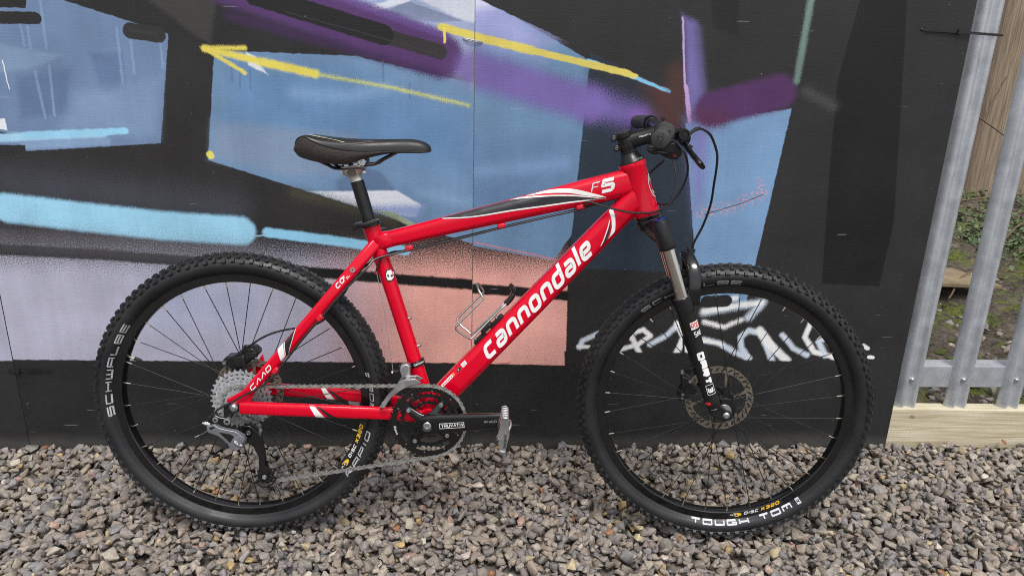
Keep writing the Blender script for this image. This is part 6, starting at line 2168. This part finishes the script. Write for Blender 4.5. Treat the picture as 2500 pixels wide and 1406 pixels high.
cable('gear_cable', [SP((.940, -.165, .921)), SP((.9524, -.14, .9210)), SP((.9630, -.11, .9039)), SP((.9690, -.09, .8866)), (.9640, -.075, .8620), (.9560, -.062, .8310), (.9380, -.050, .8020), (.9080, -.046, .7845), (.8800, -.040, .7812), (.8475, -.036, .7827), (.8032, -.030, .7922), (.7679, -.022, .8000), (.7497, -.013, .7825), (.70, -.012, .7700), (.5813, -.013, .7390), (.4892, -.014, .7135), (.3825, -.015, .6860), (.345, -.021, .6775), (.3080, -.030, .6660), (.2880, -.045, .6440), (.2440, -.060, .6000), (.2010, -.070, .5480), (.1560, -.071, .4950), (.1080, -.071, .4330), (.0950, -.071, .4170), (.068, -.0735, .3905), (.0278, -.0735, .3675), (.0004, -.074, .3520), (-.0271, -.075, .3370), (-.0439, -.076, .3230), (-.0540, -.076, .3120), (-.0580, -.076, .3050)], .0023)
cable('gear_cable', [SP((.938, .165, .921)), SP((.950, .14, .910)), SP((.962, .10, .880)), (.9720, .05, .8500), (.955, .0, .8180), (.9340, -.034, .8010), (.9050, .040, .7985), (.875, .036, .8040), (.845, .028, .8065), (.80, .014, .7970), (.7497, -.004, .7820), (.5813, -.005, .7385), (.3825, -.006, .6855), (.345, -.012, .6770), (.3220, -.021, .6700), (.3130, -.0220, .6500), (.3090, -.020, .6380)], .0022)
cable('brake_hose', [SP((.945, .185, .9485)), SP((.956, .17, .935)), (.9520, .10, .9120), (.9409, .03, .8957), (.9231, .032, .8765), (.9028, .034, .856), (.876, .034, .825), (.845, .026, .8110), (.80, .018, .7990), (.7497, .004, .7815), (.5813, .003, .7380), (.3825, .002, .6850), (.330, .030, .6700), (.26, .045, .625), (.20, .058, .535), (.165, .060, .500), (.1250, .056, .4880), (.0892, .052, .4825), (.056, .050, .4736), (.0272, .050, .4597), (.0038, .048, .443)], .0026)
mb = MB()
mb.tube([(.3090, -.020, .6400), (.3300, -.030, .540), (.3475, -.0425, .4150)], .0007, 5)
mb.build('inner_wire', M['wire'], bike)

# ------------------------------------------------------------------ bottle cage
bc_ = empty('bottle_cage', bike)
mb = MB()
half = [(.5305, 0, .6090), (.5315, -.018, .6085), (.5360, -.030, .6005), (.5430, -.0345, .5900), (.5445, -.0355, .5845), (.5360, -.0360, .5750), (.4900, -.0360, .5260), (.4860, -.0355, .5190), (.4880, -.0340, .5110), (.5130, -.0240, .4920), (.5220, -.0190, .4915), (.5552, -.0120, .5260), (.5960, -.0110, .5690)]
other = [(a, -b, c) for a, b, c in half[1:]]
mb.tube(spline(other[::-1] + half, 4), .0024, 8)
mb.build('cage_wire', M['alu'], bc_, sharp=0)
mb = MB()
rot = Matrix.Rotation(-math.atan2(DT.d.y, DT.d.x), 3, 'Y')
for (s, ln) in ((.2075, .034), (.262, .040)):
    p = DT.p0 + DT.d * s + DT.n * .030
    mb.box((p.x, 0, p.y), (ln, .020, .010), rot)
p = DT.p0 + DT.d * .236 + DT.n * .037
mb.box((p.x, 0, p.y), (.030, .030, .010), rot)
mb.build('cage_mount', M['black_satin'], bc_, bevel=.003)
mb = MB()
mb.tube(spline([(.5950, 0, .5670), (.6060, 0, .5790), (.6115, 0, .5920), (.6095, 0, .6040), (.6040, 0, .6110)], 4), [(.006, .013)] * 8 + [(.0052, .012)] * 6 + [(.004, .010)] * 3, sect=SSQ, lat=(0, 1, 0))
mb.build('cage_hook', M['black_gloss'], bc_)
for s in (.200, .268):
    p = DT.p0 + DT.d * s + DT.n * .033
    p2 = DT.p0 + DT.d * s + DT.n * .039
    mb = MB()
    mb.cyl((p.x, 0, p.y), (p2.x, 0, p2.y), .0042, seg=10)
    mb.build('cage_bolt', M['silver'], bc_)
